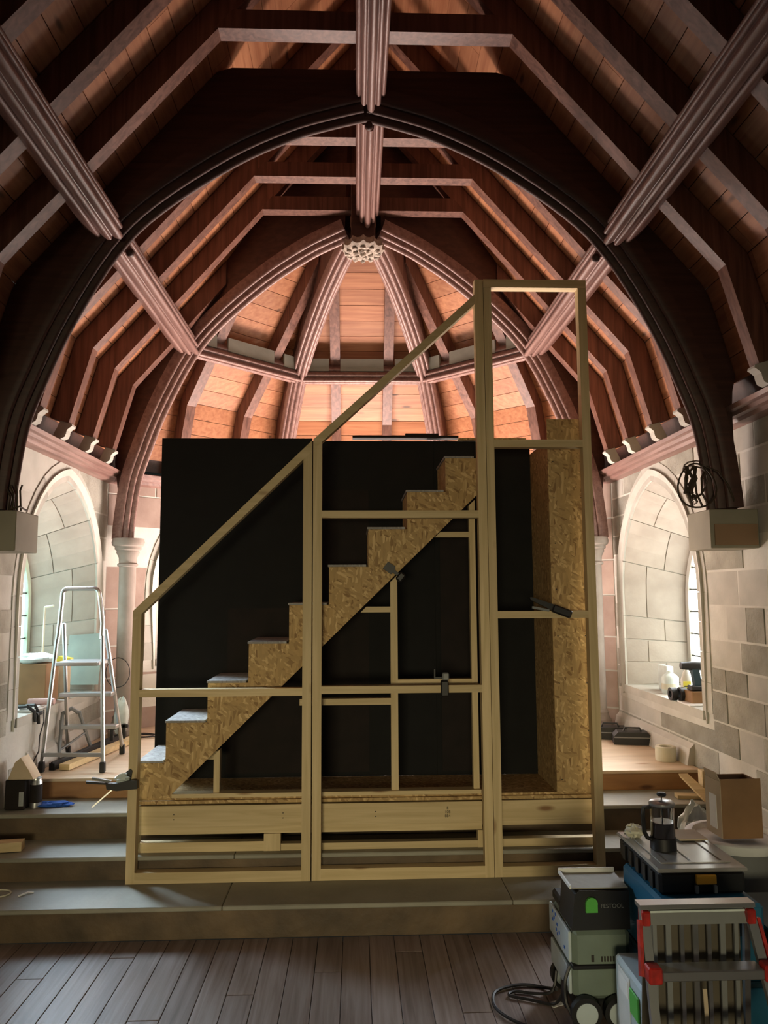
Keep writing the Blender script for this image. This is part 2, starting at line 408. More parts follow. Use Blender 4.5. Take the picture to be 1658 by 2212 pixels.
import itertools
WCOUNT = itertools.count(1)
def wall(name, org, du, nin, length, z0, z1, wins, mats, courses, glass, seed=1, depth=.46, uvis=(0, 99), hmin=.125, hmax=.205, lmin=.17, lmax=.42, plinth=True):
    """wall plane through org along du; nin is the inward normal; pieces stand proud of recessed mortar"""
    rnd = random.Random(seed); org = Vector(org); du = Vector(du); nin = Vector(nin)
    P = lambda u, z, d=0: org+du*u+nin*d+Vector((0, 0, z))
    SUR = .13                                # dressed surround width
    def bounds(z, grow):                     # blocked intervals at height z
        out = []
        for (u0, hw, sill, zs, za) in wins:
            if sill-grow*.8 < z < za+grow:
                hh = arch_half(hw+grow, zs, za+grow*1.15, z)
                if hh > 0: out.append((u0-hh, u0+hh))
        return sorted(out)
    root = None
    # mortar sheet (bands)
    b = B(); nb = 60; zs_ = [z0+(z1-z0)*i/nb for i in range(nb+1)]
    for i in range(nb):
        za_, zb_ = zs_[i], zs_[i+1]; zm = (za_+zb_)/2
        iv = bounds(zm, .02); cur = 0
        for a, c in iv+[(length, length)]:
            if a > cur+.001: b.prism([P(cur, za_, -.10), P(a, za_, -.10), P(a, zb_, -.10), P(cur, zb_, -.10)], nin*.0985)
            cur = c
    root = b.obj(name, M['mortar'], kind='structure')
    # courses of stones
    zc = z0; ci = 0
    while zc < z1-.03:
        h = rnd.uniform(hmin, hmax)
        if z1-(zc+h) < .1: h = z1-zc
        ze = zc+h; n = 12
        lv = [zc+.0065+(h-.013)*i/n for i in range(n+1)]
        # segments between windows
        edges = [0]
        ivm = [bounds(q, SUR) for q in lv]
        segs = []
        cuts = [w_ for w_ in wins if (w_[2]-SUR*.8 < ze and zc < w_[4]+SUR)]
        if not cuts: segs = [(lambda z: 0., lambda z: length, 0, length)]
        else:
            bb = []
            for (u0, hw, sill, zs, za) in sorted(cuts):
                def hf(z, hw=hw, zs=zs, za=za, sill=sill):
                    if z < sill-SUR*.8+.0 or z > za+SUR*1.1: return 0.
                    return arch_half(hw+SUR, zs, za+SUR*1.15, z)
                bb.append((u0, hf))
            prev = lambda z: 0.; pu = 0
            for (u0, hf) in bb:
                e = lambda z, u0=u0, hf=hf: u0-hf(z)
                segs.append((prev, e, pu, u0)); prev = (lambda z, u0=u0, hf=hf: u0+hf(z)); pu = u0
            segs.append((prev, lambda z: length, pu, length))
        for (fa, fb, ua, ub) in segs:
            amax = max(fa(q) for q in lv); bmin = min(fb(q) for q in lv)
            js = [None]; u = amax+rnd.uniform(lmin*.6, lmax)
            while u < bmin-lmin*.7:
                js.append(u); u += rnd.uniform(lmin, lmax)
            js.append(None)
            for i in range(len(js)-1):
                g = .0075
                lf = [(fa(q) if js[i] is None else js[i])+g for q in lv]
                rt = [(fb(q) if js[i+1] is None else js[i+1])-g for q in lv]
                if max(r_-l_ for l_, r_ in zip(lf, rt)) < .03: continue
                if max(rt) < uvis[0] or min(lf) > uvis[1]: continue
                poly = [(l_, q) for l_, q in zip(lf, lv)]+[(max(r_, l_+.002), q) for r_, l_, q in reversed(list(zip(rt, lf, lv)))]
                rough = rnd.random() < .6
                d = rnd.uniform(-.001, .006) if rough else rnd.uniform(-.002, .001)
                B().prism([P(a, q, -.05) for a, q in poly], nin*(.05+d)).obj('stone', M[mats[0] if rough else mats[1]], root)
        zc = ze; ci += 1
    # windows: dressed surround, splayed reveal, frame and panes
    for wi, (u0, hw, sill, zs, za) in enumerate(wins):
        outer = arch_pts(u0, hw+SUR, sill, zs, za+SUR*1.15); inner = arch_pts(u0, hw, sill, zs, za)
        zz = [sill+(zs-sill)*i/4 for i in range(4)]
        ip = [(u0-hw, q) for q in zz]+inner[1:-1]+[(u0+hw, q) for q in reversed(zz)]
        op = [(u0-hw-SUR, q) for q in zz]+outer[1:-1]+[(u0+hw+SUR, q) for q in reversed(zz)]
        st = 2; i = 0
        idxs = list(range(0, 4))+list(range(4, len(ip)-4, 3))+list(range(len(ip)-4, len(ip)))
        idxs = sorted(set(idxs))
        apex = len(ip)//2
        if apex not in idxs: idxs = sorted(set(idxs+[apex]))
        for a, c in zip(idxs[:-1], idxs[1:]):
            poly = [ip[q] for q in range(a, c+1)]+[op[q] for q in range(c, a-1, -1)]
            cu_ = sum(p_[0] for p_ in poly)/len(poly); cz = sum(p_[1] for p_ in poly)/len(poly)
            poly = [(cu_+(p_[0]-cu_)*.992, cz+(p_[1]-cz)*.986) for p_ in poly]
            B().prism([P(q[0], q[1], -.06) for q in poly], nin*.066).obj('surround_stone', M['ashlar'], root)
        # reveal loft
        ghw = hw-.11; gsill = sill+.03; gza = za-.20; gzs = zs-.08
        gi = arch_pts(u0, ghw, gsill, gzs, gza)
        gl = [(u0-ghw, gsill+(gzs-gsill)*i/4) for i in range(4)]+gi[1:-1]+[(u0+ghw, gsill+(gzs-gsill)*i/4) for i in reversed(range(4))]
        n = len(ip)
        segs_ = [(a, c) for a, c in zip(idxs[:-1], idxs[1:])]
        # back up sheet behind the reveal joints
        vs = [P(*q, -.006) for q in ip]+[P(*q, -depth) for q in gl]
        gr = lambda q, k: (u0+(q[0]-u0)*k, q[1])
        bb_ = B()
        for a in range(n-1):
            A0, A1 = vs[a], vs[a+1]; C1, C0 = vs[n+a+1], vs[n+a]
            cen = P(u0, (sill+za)/2, -depth/2)
            off = [(v-cen).normalized()*.045 for v in (A0, A1, C1, C0)]
            bb_.add([A0+off[0]*.25, A1+off[1]*.25, C1+off[2]*.25, C0+off[3]*.25, A0+off[0]*2, A1+off[1]*2, C1+off[2]*2, C0+off[3]*2],
                    [(0,1,2,3),(4,7,6,5),(0,4,5,1),(2,6,7,3),(1,5,6,2),(3,7,4,0)])
        wn = bb_.obj(f'window_{next(WCOUNT)}', M['mortar'], kind='structure')
        for si, (a, c) in enumerate(segs_):
            ncut = 2
            for t_ in range(ncut):
                split = .35 if si % 2 else .62
                t0, t1 = ((0, split), (split, 1))[t_]
                q0 = [vs[k_].lerp(vs[n+k_], t0+.008) for k_ in range(a, c+1)]; q1 = [vs[k_].lerp(vs[n+k_], t1-.008) for k_ in range(a, c+1)]
                m_ = len(q0); cen = P(u0, (sill+za)/2, -depth/2)
                # shrink along the curve for the joint
                q0[0] = q0[0].lerp(q0[1], .03); q1[0] = q1[0].lerp(q1[1], .03); q0[-1] = q0[-1].lerp(q0[-2], .03); q1[-1] = q1[-1].lerp(q1[-2], .03)
                vv = q0+q1; vo_ = [v+(v-cen).normalized()*.03 for v in vv]
                fs = [(k_, k_+1, m_+k_+1, m_+k_) for k_ in range(m_-1)]
                fs += [tuple(2*m_+i for i in reversed(f)) for f in fs]
                fs += [(k_, 2*m_+k_, 2*m_+k_+1, k_+1) for k_ in range(m_-1)]+[(m_+k_, m_+k_+1, 3*m_+k_+1, 3*m_+k_) for k_ in range(m_-1)]
                fs += [(0, m_, 3*m_, 2*m_), (m_-1, 3*m_-1, 4*m_-1, 2*m_-1)]
                B().add(vv+vo_, fs).obj('reveal_stone', M[mats[2]], wn)
        # sill slab
        B().prism([P(u0-hw-.02, sill-.05, .015), P(u0+hw+.02, sill-.05, .015), P(u0+ghw+.02, sill-.05, -depth-.02), P(u0-ghw-.02, sill-.05, -depth-.02)], (0, 0, .055)).obj('sill', M['ashlar'], wn)
        # stone frame around the glass, pane grid
        fr_in = arch_pts(u0, ghw-.05, gsill+.04, gzs, gza-.07); fr_in = [(u0-ghw+.05, gsill+.04+(gzs-gsill-.04)*i/4) for i in range(4)]+fr_in[1:-1]+[(u0+ghw-.05, gsill+.04+(gzs-gsill-.04)*i/4) for i in reversed(range(4))]
        fb_ = B()
        for a in range(len(gl)-1):
            fb_.prism([P(*gl[a], -depth-.03), P(*gl[a+1], -depth-.03), P(*fr_in[a+1], -depth-.03), P(*fr_in[a], -depth-.03)], nin*.05)
        fb_.obj('window_frame', M[glass[1]], wn)
        arch = fr_in
        rows = 8; cols = 3 if ghw > .3 else 2
        zt = gza-.07; zb = gsill+.04; wgl = (ghw-.05)*2
        for r_ in range(rows+1):
            za_ = zb+.165*r_; zb_ = za_+.165
            if za_ > zt: break
            for c_ in range(cols):
                ua = u0-wgl/2+wgl*c_/cols; ub = ua+wgl/cols
                poly = [(ua+.004, za_+.004), (ub-.004, za_+.004), (ub-.004, zb_-.004), (ua+.004, zb_-.004)]
                poly = clip(poly, arch)
                if len(poly) < 3: continue
                B().prism([P(*q, -depth-.012) for q in poly], nin*.006).obj('pane', M['paneN' if (wi == 0 and len(wins) > 1) else glass[0]], wn)
            if zb_ < zt-.02:
                hh = arch_half(ghw-.05, gzs, gza-.07, zb_)
                B().tube([P(u0-hh, zb_, -depth+.005), P(u0+hh, zb_, -depth+.005)], .006, 6).obj('saddle_bar', M['lead'], wn)
        # backing that closes the opening outside the panes (lead lattice)
        lb = B()
        for c_ in range(1, cols):
            uu = u0-wgl/2+wgl*c_/cols; zt2 = zt
            while arch_half(ghw-.05, gzs, gza-.07, zt2) < abs(uu-u0) and zt2 > zb: zt2 -= .01
            lb.tube([P(uu, zb, -depth-.004), P(uu, zt2, -depth-.004)], .0045, 6)
        lb.obj('lead_came', M['lead'], wn)
    return root

def clip(poly, conv):
    """clip polygon by a convex polygon given clockwise-or-not outline"""
    area_ = sum(conv[i][0]*conv[(i+1) % len(conv)][1]-conv[(i+1) % len(conv)][0]*conv[i][1] for i in range(len(conv)))
    sg = 1 if area_ > 0 else -1
    out = poly
    for i in range(len(conv)):
        a = conv[i]; b = conv[(i+1) % len(conv)]
        if abs(a[0]-b[0])+abs(a[1]-b[1]) < 1e-6: continue
        inside = lambda p: sg*((b[0]-a[0])*(p[1]-a[1])-(b[1]-a[1])*(p[0]-a[0])) >= -1e-9
        new = []
        for k in range(len(out)):
            p, q = out[k], out[(k+1) % len(out)]
            ip_, iq = inside(p), inside(q)
            if ip_: new.append(p)
            if ip_ != iq:
                dx, dy = q[0]-p[0], q[1]-p[1]
                den = (b[0]-a[0])*dy-(b[1]-a[1])*dx
                if abs(den) > 1e-12:
                    t = -((b[0]-a[0])*(p[1]-a[1])-(b[1]-a[1])*(p[0]-a[0]))/den
                    new.append((p[0]+dx*t, p[1]+dy*t))
        out = new
        if len(out) < 3: return []
    return out

CT, CB = H+.977, H+.90
YA = .7                                   # near end of the side walls
wins = [(2.70-YA, .70, .87, 1.62, 2.40), (5.31-YA, .66, .87, 1.58, 2.36)]
LEN = YC+W*T-YA
wall('wall_left', (XL, YA, 0), (0, 1, 0), (1, 0, 0), LEN, 0, CB+.01, wins, ('stone', 'ashlar', 'reveal'), 0, ('paneL', 'jamb'), seed=3)
wall('wall_right', (XR, YA, 0), (0, 1, 0), (-1, 0, 0), LEN, 0, CB+.01, wins, ('stone', 'ashlar', 'reveal'), 0, ('paneR', 'ashlar'), seed=5)
def cpt(ang, r, t, z=0):
    a = math.radians(ang); return Vector((XC+math.cos(a)*r-math.sin(a)*t, YC+math.sin(a)*r+math.cos(a)*t, z))
FW = 2*W*T
for nm, ang, sd in (('wall_apse_left', 135, 11), ('wall_apse_back', 90, 12), ('wall_apse_right', 45, 13)):
    o_ = cpt(ang, W, -W*T); d_ = (cpt(ang, W, W*T)-o_).normalized(); n_ = (cpt(ang, 0, 0)-cpt(ang, W, 0)).normalized()
    wall(nm, o_, d_, n_, FW, 0.4, CB+.01, [(FW/2, .36, 1.05, 1.62, 2.30)], ('pink', 'pink', 'pink'), 0, ('paneA', 'ashlar'), seed=sd, hmin=.24, hmax=.34, lmin=.35, lmax=.7, depth=.3)

# cornices
CP = [(-.03, CB-.02), (.055, CB-.002), (.062, CB+.018), (.088, CB+.024), (.095, CB+.043), (.122, CB+.048), (.130, CB+.07), (.118, CT), (-.03, CT)]
ci = 0
for nm, ang in (('left', 180), ('right', 0), ('apse_left', 135), ('apse_back', 90), ('apse_right', 45)):
    side = ang in (0, 180); b = B()
    vs = []
    for end in (0, 1):
        for d, z in CP:
            r = W-d
            if side: t = (YC-YA)*(-1 if ang == 0 else 1) if end == 0 else r*T*(1 if ang == 0 else -1)
            else: t = r*T*(-1 if end == 0 else 1)
            vs.append(cpt(ang, r, t, z))
    n = len(CP)
    b.add(vs, [tuple(range(n)), tuple(range(2*n-1, n-1, -1))]+[(i, (i+1) % n, (i+1) % n+n, i+n) for i in range(n)])
    ci += 1
    b.obj(f'trim_{ci}', M['mould'], smooth=False, kind='structure')

# plinth
for sx, xx in ((1, XL), (-1, XR)):
    B().prism([(xx, Y4+.1, PZ), (xx+sx*.05, Y4+.1, PZ), (xx+sx*.03, Y4+.1, PZ+.10), (xx, Y4+.1, PZ+.13)], (0, 1.35, 0)).obj('baseboard_left' if sx > 0 else 'baseboard_right', M['ashlar'], kind='structure')

# ---- roof ------------------------------------------------------------------
FOOT, B1, B2 = (1.855, H+1.077), (1.72, H+1.562), (.718, H+2.728)
slope = (B2[1]-B1[1])/(B1[0]-B2[0]); ZR = B2[1]+B2[0]*slope
D = .125
nl = Vector((slope, 1)).normalized()        # outward normal of main slope in (r,z)
def zs_at(r, off=0):                        # soffit height at radius r on the main slope, pushed out by off
    return B1[1]+(B1[0]-r)*slope+off*math.sqrt(1+slope*slope)
n0 = Vector((B1[1]-FOOT[1], FOOT[0]-B1[0])).normalized()
# outer board path: foot, bend, ridge
bi = Vector(B1)+((n0+nl).normalized())*D/((n0+nl).normalized().dot(nl))
bf = Vector(FOOT)+n0*D; bs = bf+Vector((.03, -.10))
br_ = Vector((0, zs_at(0, D)))
ceil = None
cb = B()
for ang in (180, 0, 135, 90, 45):           # outer shell a little above the boards
    side = ang in (0, 180)
    pts = [bs+n0*.03, bf+n0*.03, bi+nl*.03, br_+Vector((0, .04))]
    for a, b_ in zip(pts[:-1], pts[1:]):
        q = []
        for pp in (a, b_):
            if side: ts = (-(YC-YA)*(1 if ang == 0 else -1), pp.x*T*(1 if ang == 0 else -1))
            else: ts = (-pp.x*T, pp.x*T)
            q.append((cpt(ang, pp.x, ts[0], pp.y), cpt(ang, pp.x, ts[1], pp.y)))
        v4 = [q[0][0], q[0][1], q[1][1], q[1][0]]
        cb.add(v4+[v+Vector((0, 0, .05)) for v in v4], [(0,1,2,3),(7,6,5,4),(0,4,5,1),(1,5,6,2),(2,6,7,3),(3,7,4,0)])
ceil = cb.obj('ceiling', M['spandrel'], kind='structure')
PW = .142
for ang in (180, 0, 135, 90, 45):
    side = ang in (0, 180)
    for a, b_, nn in ((bf, bi, n0), (bi, br_, nl)):
        Ls = (b_-a).length; k = max(1, round(Ls/PW)); dr = (b_-a)/Ls; pw = Ls/k
        for i in range(k):
            p0 = a+dr*(pw*i+.002); p1 = a+dr*(pw*(i+1)-.002)
            if side:
                cuts = [-(YC-YA)]; c = -(YC-YA)+random.uniform(.8, 1.9)
                while c < .2: cuts.append(c); c += random.uniform(1.2, 2.0)
                cuts.append(None)
            else: cuts = [None, None]
            for ca, cc in zip(cuts[:-1], cuts[1:]):
                vs = []
                for off in (0, .018):
                    for pp, e in ((p0, 0), (p0, 1), (p1, 1), (p1, 0)):
                        q = pp+nn*off; t = (ca if e == 0 else cc)
                        if t is None: t = q.x*T*(1 if e else -1)
                        elif e: t -= .002
                        if ang == 180: t = -t
                        vs.append(cpt(ang, q.x, t, q.y))
                B().add(vs, [(0,1,2,3),(7,6,5,4),(0,4,5,1),(1,5,6,2),(2,6,7,3),(3,7,4,0)]).obj('ceiling_board', M['board' if side else 'boardx'], ceil)

def rafter_poly(rmin, d=D-.006, foot=True):
    """closed (r,z) polygon of a rafter from foot to radius rmin"""
    inn = [Vector(FOOT), Vector(B1)]; out = [Vector(FOOT)+n0*d, bi-nl*(D-d)]
    inn.append(Vector((rmin, zs_at(rmin)))); out.append(Vector((rmin, zs_at(rmin, d))))
    return inn, out
RW = .085
def add_rafter(ang, t, rmin, parent, name='rafter'):
    inn, out = rafter_poly(rmin); b = B()
    for i in range(len(inn)-1):
        q = [inn[i], inn[i+1], out[i+1], out[i]]
        vs = [cpt(ang, p_.x, t+s*RW/2, p_.y) for s in (-1, 1) for p_ in q]
        b.add(vs, [(0,1,2,3),(7,6,5,4),(0,4,5,1),(1,5,6,2),(2,6,7,3),(3,7,4,0)])
    b.obj(name, M['timber'], parent)
    # scrolled foot piece resting on the cornice
    prof = [(1.857, 2.662), (1.838, 2.652), (1.836, 2.640), (1.852, 2.630), (1.868, 2.615), (1.872, 2.592), (1.880, 2.572), (1.905, 2.560), (1.96, 2.560), (1.945, 2.60), (1.925, 2.64), (1.90, 2.70)]
    B().prism([cpt(ang, r, t-RW*.4, z) for r, z in prof], cpt(ang, 1, RW*.4, 0)-cpt(ang, 1, -RW*.4, 0)).obj('scroll_foot', M['ashlar'], parent)

s_ = .442; YARCH = 3.97
trs = [(YARCH+s_*k, k) for k in (-5, -4, -3, -2, -1, 1, 2, 3)]
ordn = {1: 'first', 2: 'second', 3: 'third', -1: 'first', -2: 'second', -3: 'third', -4: 'fourth', -5: 'fifth', -6: 'sixth'}
for y, k in trs:
    lab = f'stained timber rafter frame with collar, {ordn[k]} one {"beyond" if k > 0 else "in front of"} the large dark arch'
    r0 = thing('rafter_frame', lab, 'roof timber', (XC, y, FOOT[1]), 'rafter frames of the roof')
    for ang in (180, 0):
        t = (y-YC)*(1 if ang == 0 else -1)
        add_rafter(ang, t, .012, r0)
    hz = B2[1]
    ro_ = B2[0]+.02
    B().xz([(XC-ro_, hz), (XC+ro_, hz), (XC+ro_-.09, hz+.10), (XC-ro_+.09, hz+.10)], y-RW/2-.002, y+RW/2+.002).obj('collar', M['timber'], r0)
# jack rafters
jl = {180: 'side', 0: 'side'}
for ang, ts, wh in ((180, (-.41,), 'left side next to the apse rib'), (0, (.41,), 'right side next to the apse rib'),
                    (135, (-.29, .29), 'left diagonal bay of the apse'), (45, (-.29, .29), 'right diagonal bay of the apse'), (90, (-.235, .235), 'middle bay of the apse')):
    for t in ts:
        rm = abs(t)/T+.05
        which = '' if len(ts) == 1 else (' nearer the left' if (t > 0) == (ang >= 90) else ' nearer the right')
        p_ = cpt(ang, FOOT[0], t, FOOT[1])
        r0 = thing('jack_rafter', f'short stained jack rafter on the {wh}{which}', 'roof timber', p_, 'jack rafters of the apse')
        add_rafter(ang, t, rm, r0)

# moulded section (across u, protruding v), like a beam with rolls
def mould(hw, dep, back=.02):
    lobes = [(-.80, .22, .19), (.80, .22, .19), (-.46, .55, .20), (.46, .55, .20), (0, .74, .26)]
    pts = []
    N_ = 44
    for i in range(N_+1):
        u = -1+2*i/N_
        v = .10 if abs(u) > .99 else (.22 if abs(u) > .64 else (.50 if abs(u) > .30 else .70))
        for cu_, cv, r in lobes:
            if abs(u-cu_) < r: v = max(v, cv+math.sqrt(r*r-(u-cu_)**2))
        pts.append((u*hw, v*dep))
    return [(-hw, -back)]+pts+[(hw, -back)]

def ang_frame(ang):
    return lambda r, t, z: cpt(ang, r, t, z)

# side purlins and ridge beam, cut at the big arch
PB = (1.27, H+1.85); pn = Vector((-nl.x, -nl.y))   # protrude direction (r,z)
def purlin(nm, lab, ya, yb, sgn):
    base = Vector((PB[0]-pn.x*.15, PB[1]-pn.y*.15))
    pr = mould(.088, .15, .03)
    a = Vector((nl.y*sgn*-1, 0, nl.x)); b_ = Vector((pn.x*sgn, 0, pn.y))
    o = B()
    path = [Vector((XC+sgn*base.x, y, base.y)) for y in (ya, yb)]
    o.sweep(path, [(a, b_)]*2, pr)
    props(o.obj(nm, M['mould'], smooth=True), lab, 'roof beam', 'moulded purlins')
purlin('moulded_purlin', 'long moulded purlin running to the camera, upper left of the near roof', YA, YARCH-.085, -1)
purlin('moulded_purlin', 'long moulded purlin running to the camera, upper right of the near roof', YA, YARCH-.085, 1)
purlin('moulded_purlin', 'short moulded purlin between the big arch and the apse on the left', YARCH+.085, YC+PB[0]*T, -1)
purlin('moulded_purlin', 'short moulded purlin between the big arch and the apse on the right', YARCH+.085, YC+PB[0]*T, 1)
for ya, yb, lab in ((YA, YARCH-.085, 'moulded ridge beam overhead, in front of the large dark arch'), (YARCH+.085, YC-.12, 'moulded ridge beam between the large arch and the carved boss')):
    base = H+2.57+.15; pr = mould(.082, .15, .10)
    o = B(); X_ = Vector((1, 0, 0)); Z_ = Vector((0, 0, -1))
    pth = [Vector((XC+.03, y, base)) for y in (ya, yb)]
    o.sweep(pth, [(X_, Z_)]*2, pr)
    props(o.obj('ridge_beam', M['mould'], smooth=True), lab, 'roof beam', 'ridge beams')

# arch curve
AC = [(0, 2.57), (.19, 2.52), (.40, 2.45), (.71, 2.295), (1.08, 2.035), (1.30, 1.80), (1.52, 1.42), (1.66, 1.09), (1.74, .85), (1.782, .55), (1.79, .43)]
def cat(pts, n=4):
    out = []
    for i in range(len(pts)-1):
        p0 = Vector(pts[max(0, i-1)]); p1 = Vector(pts[i]); p2 = Vector(pts[i+1]); p3 = Vector(pts[min(len(pts)-1, i+2)])
        for k in range(n):
            t = k/n; out.append(.5*((2*p1)+(p2-p0)*t+(2*p0-5*p1+4*p2-p3)*t*t+(3*p1-p0-3*p2+p3)*t**3))
    out.append(Vector(pts[-1])); return out
AV = [Vector((p_.x, p_.y+H)) for p_ in cat(AC)]
def normals(path):
    o = []
    for i in range(len(path)):
        a = path[max(0, i-1)]; b_ = path[min(len(path)-1, i+1)]; d = (b_-a).normalized(); o.append(Vector((d.y, -d.x)))  # outward? fixed below
    return [n_ if n_.dot(Vector((0.0, H+.5))-p_) > 0 else -n_ for n_, p_ in zip(o, path)]   # towards the inside
AN = normals(AV)

# big arch between near bay and chancel
ar = thing('timber_arch', 'large dark timber arch spanning the chancel opening', 'arch', (XC, YARCH, 2.02))
for sgn in (-1, 1):
    b = B()      # spandrel boarding
    ins = [Vector((XC+sgn*(p_.x-n_.x*.05), 0, p_.y-n_.y*.05)) for p_, n_ in zip(AV, AN)]
    zt_ = B2[1]+.115; rt_ = B1[0]-(zt_-B1[1]-(D-.004)*math.sqrt(1+slope*slope))/slope
    outp = [(FOOT[0]+.08, H+.43), (FOOT[0]+.08, FOOT[1]-.03), tuple(Vector(FOOT)+n0*(D-.004)), tuple(bi-nl*.004), (rt_, zt_), (0, zt_)]
    # triangulated strip between intrados and roof line
    m_ = len(ins)
    def ray_out(i):
        # resample outer polyline by parameter
        t = i/(m_-1); seg = list(reversed(outp)); Ls = [0]
        for a, c in zip(seg[:-1], seg[1:]): Ls.append(Ls[-1]+(Vector(a)-Vector(c)).length)
        d = t*Ls[-1]
        for k_ in range(len(seg)-1):
            if d <= Ls[k_+1]+1e-9:
                q = (d-Ls[k_])/(Ls[k_+1]-Ls[k_]); return Vector(seg[k_]).lerp(Vector(seg[k_+1]), q)
    outs = [Vector((XC+sgn*ray_out(i).x, 0, ray_out(i).y)) for i in range(m_)]
    vs = []
    for yy in (YARCH-.045, YARCH+.045):
        vs += [Vector((q.x, yy, q.z)) for q in ins]+[Vector((q.x, yy, q.z)) for q in outs]
    fs = []
    for i in range(m_-1):
        fs += [(i, i+1, m_+i+1, m_+i), (2*m_+i, 3*m_+i, 3*m_+i+1, 2*m_+i+1), (i, 2*m_+i, 2*m_+i+1, i+1), (m_+i, m_+i+1, 3*m_+i+1, 3*m_+i)]
    fs += [(0, m_, 3*m_, 2*m_), (m_-1, 3*m_-1, 4*m_-1, 2*m_-1)]
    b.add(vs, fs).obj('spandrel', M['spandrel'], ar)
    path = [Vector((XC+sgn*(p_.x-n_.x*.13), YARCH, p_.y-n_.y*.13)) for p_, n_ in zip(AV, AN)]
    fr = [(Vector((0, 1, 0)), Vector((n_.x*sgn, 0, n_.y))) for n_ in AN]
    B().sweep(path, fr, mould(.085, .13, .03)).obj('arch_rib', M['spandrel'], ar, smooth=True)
B().blob((XC+.02, YARCH-.02, H+2.535), (.022, .022, .025), .05).obj('pendant', M['spandrel'], ar, smooth=True)
for sgn in (-1, 1):
    B().blob((XC+sgn*1.245, YARCH-.02, H+1.80), (.022, .022, .022), .05).obj('pendant', M['spandrel'], ar, smooth=True)

# corbel boxes that carry it
for sgn, xa, xb in ((-1, XL, -1.70), (1, 1.83, XR)):
    side_ = 'left' if sgn < 0 else 'right'
    c0 = thing('corbel_box', f'painted box corbel under the foot of the big arch on the {side_} wall', 'corbel', ((xa+xb)/2, 4.03, 1.805), 'box corbels')
    B().box(xa, xb, 3.9, 4.17, 1.805, 2.008, .004).obj('casing', M['corb'], c0)
    if sgn > 0: B().box(1.85, 2.075, 3.893, 3.90, 1.82, 1.93).obj('panel', M['corbbr'], c0)

# hip ribs of the apse (and the two side ones that frame it)
K = 1/math.cos(math.radians(22.5))
rib_labels = {157.5: 'leftmost moulded rib from the boss down to the left column', 112.5: 'moulded apse rib left of the middle bay', 67.5: 'moulded apse rib right of the middle bay', 22.5: 'rightmost moulded rib from the boss down to the right column'}
for ang, lab in rib_labels.items():
    rb = thing('apse_rib', lab, 'roof rib', cpt(ang, 1.9, 0, 2.1), 'apse ribs')
    ins = [(max(.10, p_.x*K), p_.y) for p_ in AV if p_.x*K > .06]
    A2 = [Vector(q) for q in ins]; N2 = normals(A2)
    path = [cpt(ang, p_.x-n_.x*.11, 0, p_.y-n_.y*.11) for p_, n_ in zip(A2, N2)]
    a = math.radians(ang); dR = Vector((math.cos(a), math.sin(a), 0)); dT = Vector((-math.sin(a), math.cos(a), 0))
    fr = [(dT, dR*n_.x+Vector((0, 0, n_.y))) for n_ in N2]
    B().sweep(path, fr, mould(.072, .11, .04)).obj('rib_moulding', M['mould'], rb, smooth=True)
    # side boarding up to the hip of the roof
    m_ = len(A2); outp = [((FOOT[0]+.0)*K, H+.445), ((FOOT[0]+.09)*K, FOOT[1]), ((bi.x-.003)*K, bi.y-.003), (.30*K, zs_at(.30, D-.005)), (.10, zs_at(.30, D-.005))]
    seg = list(reversed(outp)); Ls = [0]
    for q, c in zip(seg[:-1], seg[1:]): Ls.append(Ls[-1]+(Vector(q)-Vector(c)).length)
    outs = []
    for i in range(m_):
        d = i/(m_-1)*Ls[-1]
        for k_ in range(len(seg)-1):
            if d <= Ls[k_+1]+1e-9: outs.append(Vector(seg[k_]).lerp(Vector(seg[k_+1]), (d-Ls[k_])/(Ls[k_+1]-Ls[k_]))); break
    insb = [p_-n_*.08 for p_, n_ in zip(A2, N2)]
    vs = []
    for tt in (-.045, .045):
        vs += [cpt(ang, q.x, tt, q.y) for q in insb]+[cpt(ang, q.x, tt, q.y) for q in outs]
    fs = []
    for i in range(m_-1):
        fs += [(i, i+1, m_+i+1, m_+i), (2*m_+i, 3*m_+i, 3*m_+i+1, 2*m_+i+1), (i, 2*m_+i, 2*m_+i+1, i+1), (m_+i, m_+i+1, 3*m_+i+1, 3*m_+i)]
    fs += [(0, m_, 3*m_, 2*m_), (m_-1, 3*m_-1, 4*m_-1, 2*m_-1)]
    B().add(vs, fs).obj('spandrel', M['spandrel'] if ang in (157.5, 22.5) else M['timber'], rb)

# ring beam between ribs
for ang, lab in ((135, 'left diagonal'), (90, 'middle'), (45, 'right diagonal')):
    base = Vector((PB[0]-pn.x*.15, PB[1]-pn.y*.15)); pr = mould(.08, .15, .03)
    vs = []
    for e in (-1, 1):
        for u, v in pr:
            q = base+Vector((nl.y, -nl.x))*-u+pn*v; vs.append(cpt(ang, q.x, e*q.x*T, q.y))
    n = len(pr)
    o = B().add(vs, [tuple(range(n)), tuple(range(2*n-1, n-1, -1))]+[(i, (i+1) % n, (i+1) % n+n, i+n) for i in range(n)])
    rbo = o.obj('ring_beam', M['mould'], smooth=True)
    props(rbo, f'moulded ring beam across the {lab} bay of the apse', 'roof beam', 'ring beams')
    for e0, e1 in (((-.50, -.29), (-.19, .19), (.29, .50)) if ang == 90 else ((-.50, -.345), (-.235, .235), (.345, .50))):
        r_ = PB[0]+.02
        B().prism([cpt(ang, r_, e0, PB[1]+.10), cpt(ang, r_, e1, PB[1]+.10), cpt(ang, r_+.0, e1, PB[1]+.21), cpt(ang, r_, e0, PB[1]+.21)], cpt(ang, .02, 0)-cpt(ang, 0, 0)).obj('fillet_board', M['tread'], rbo)

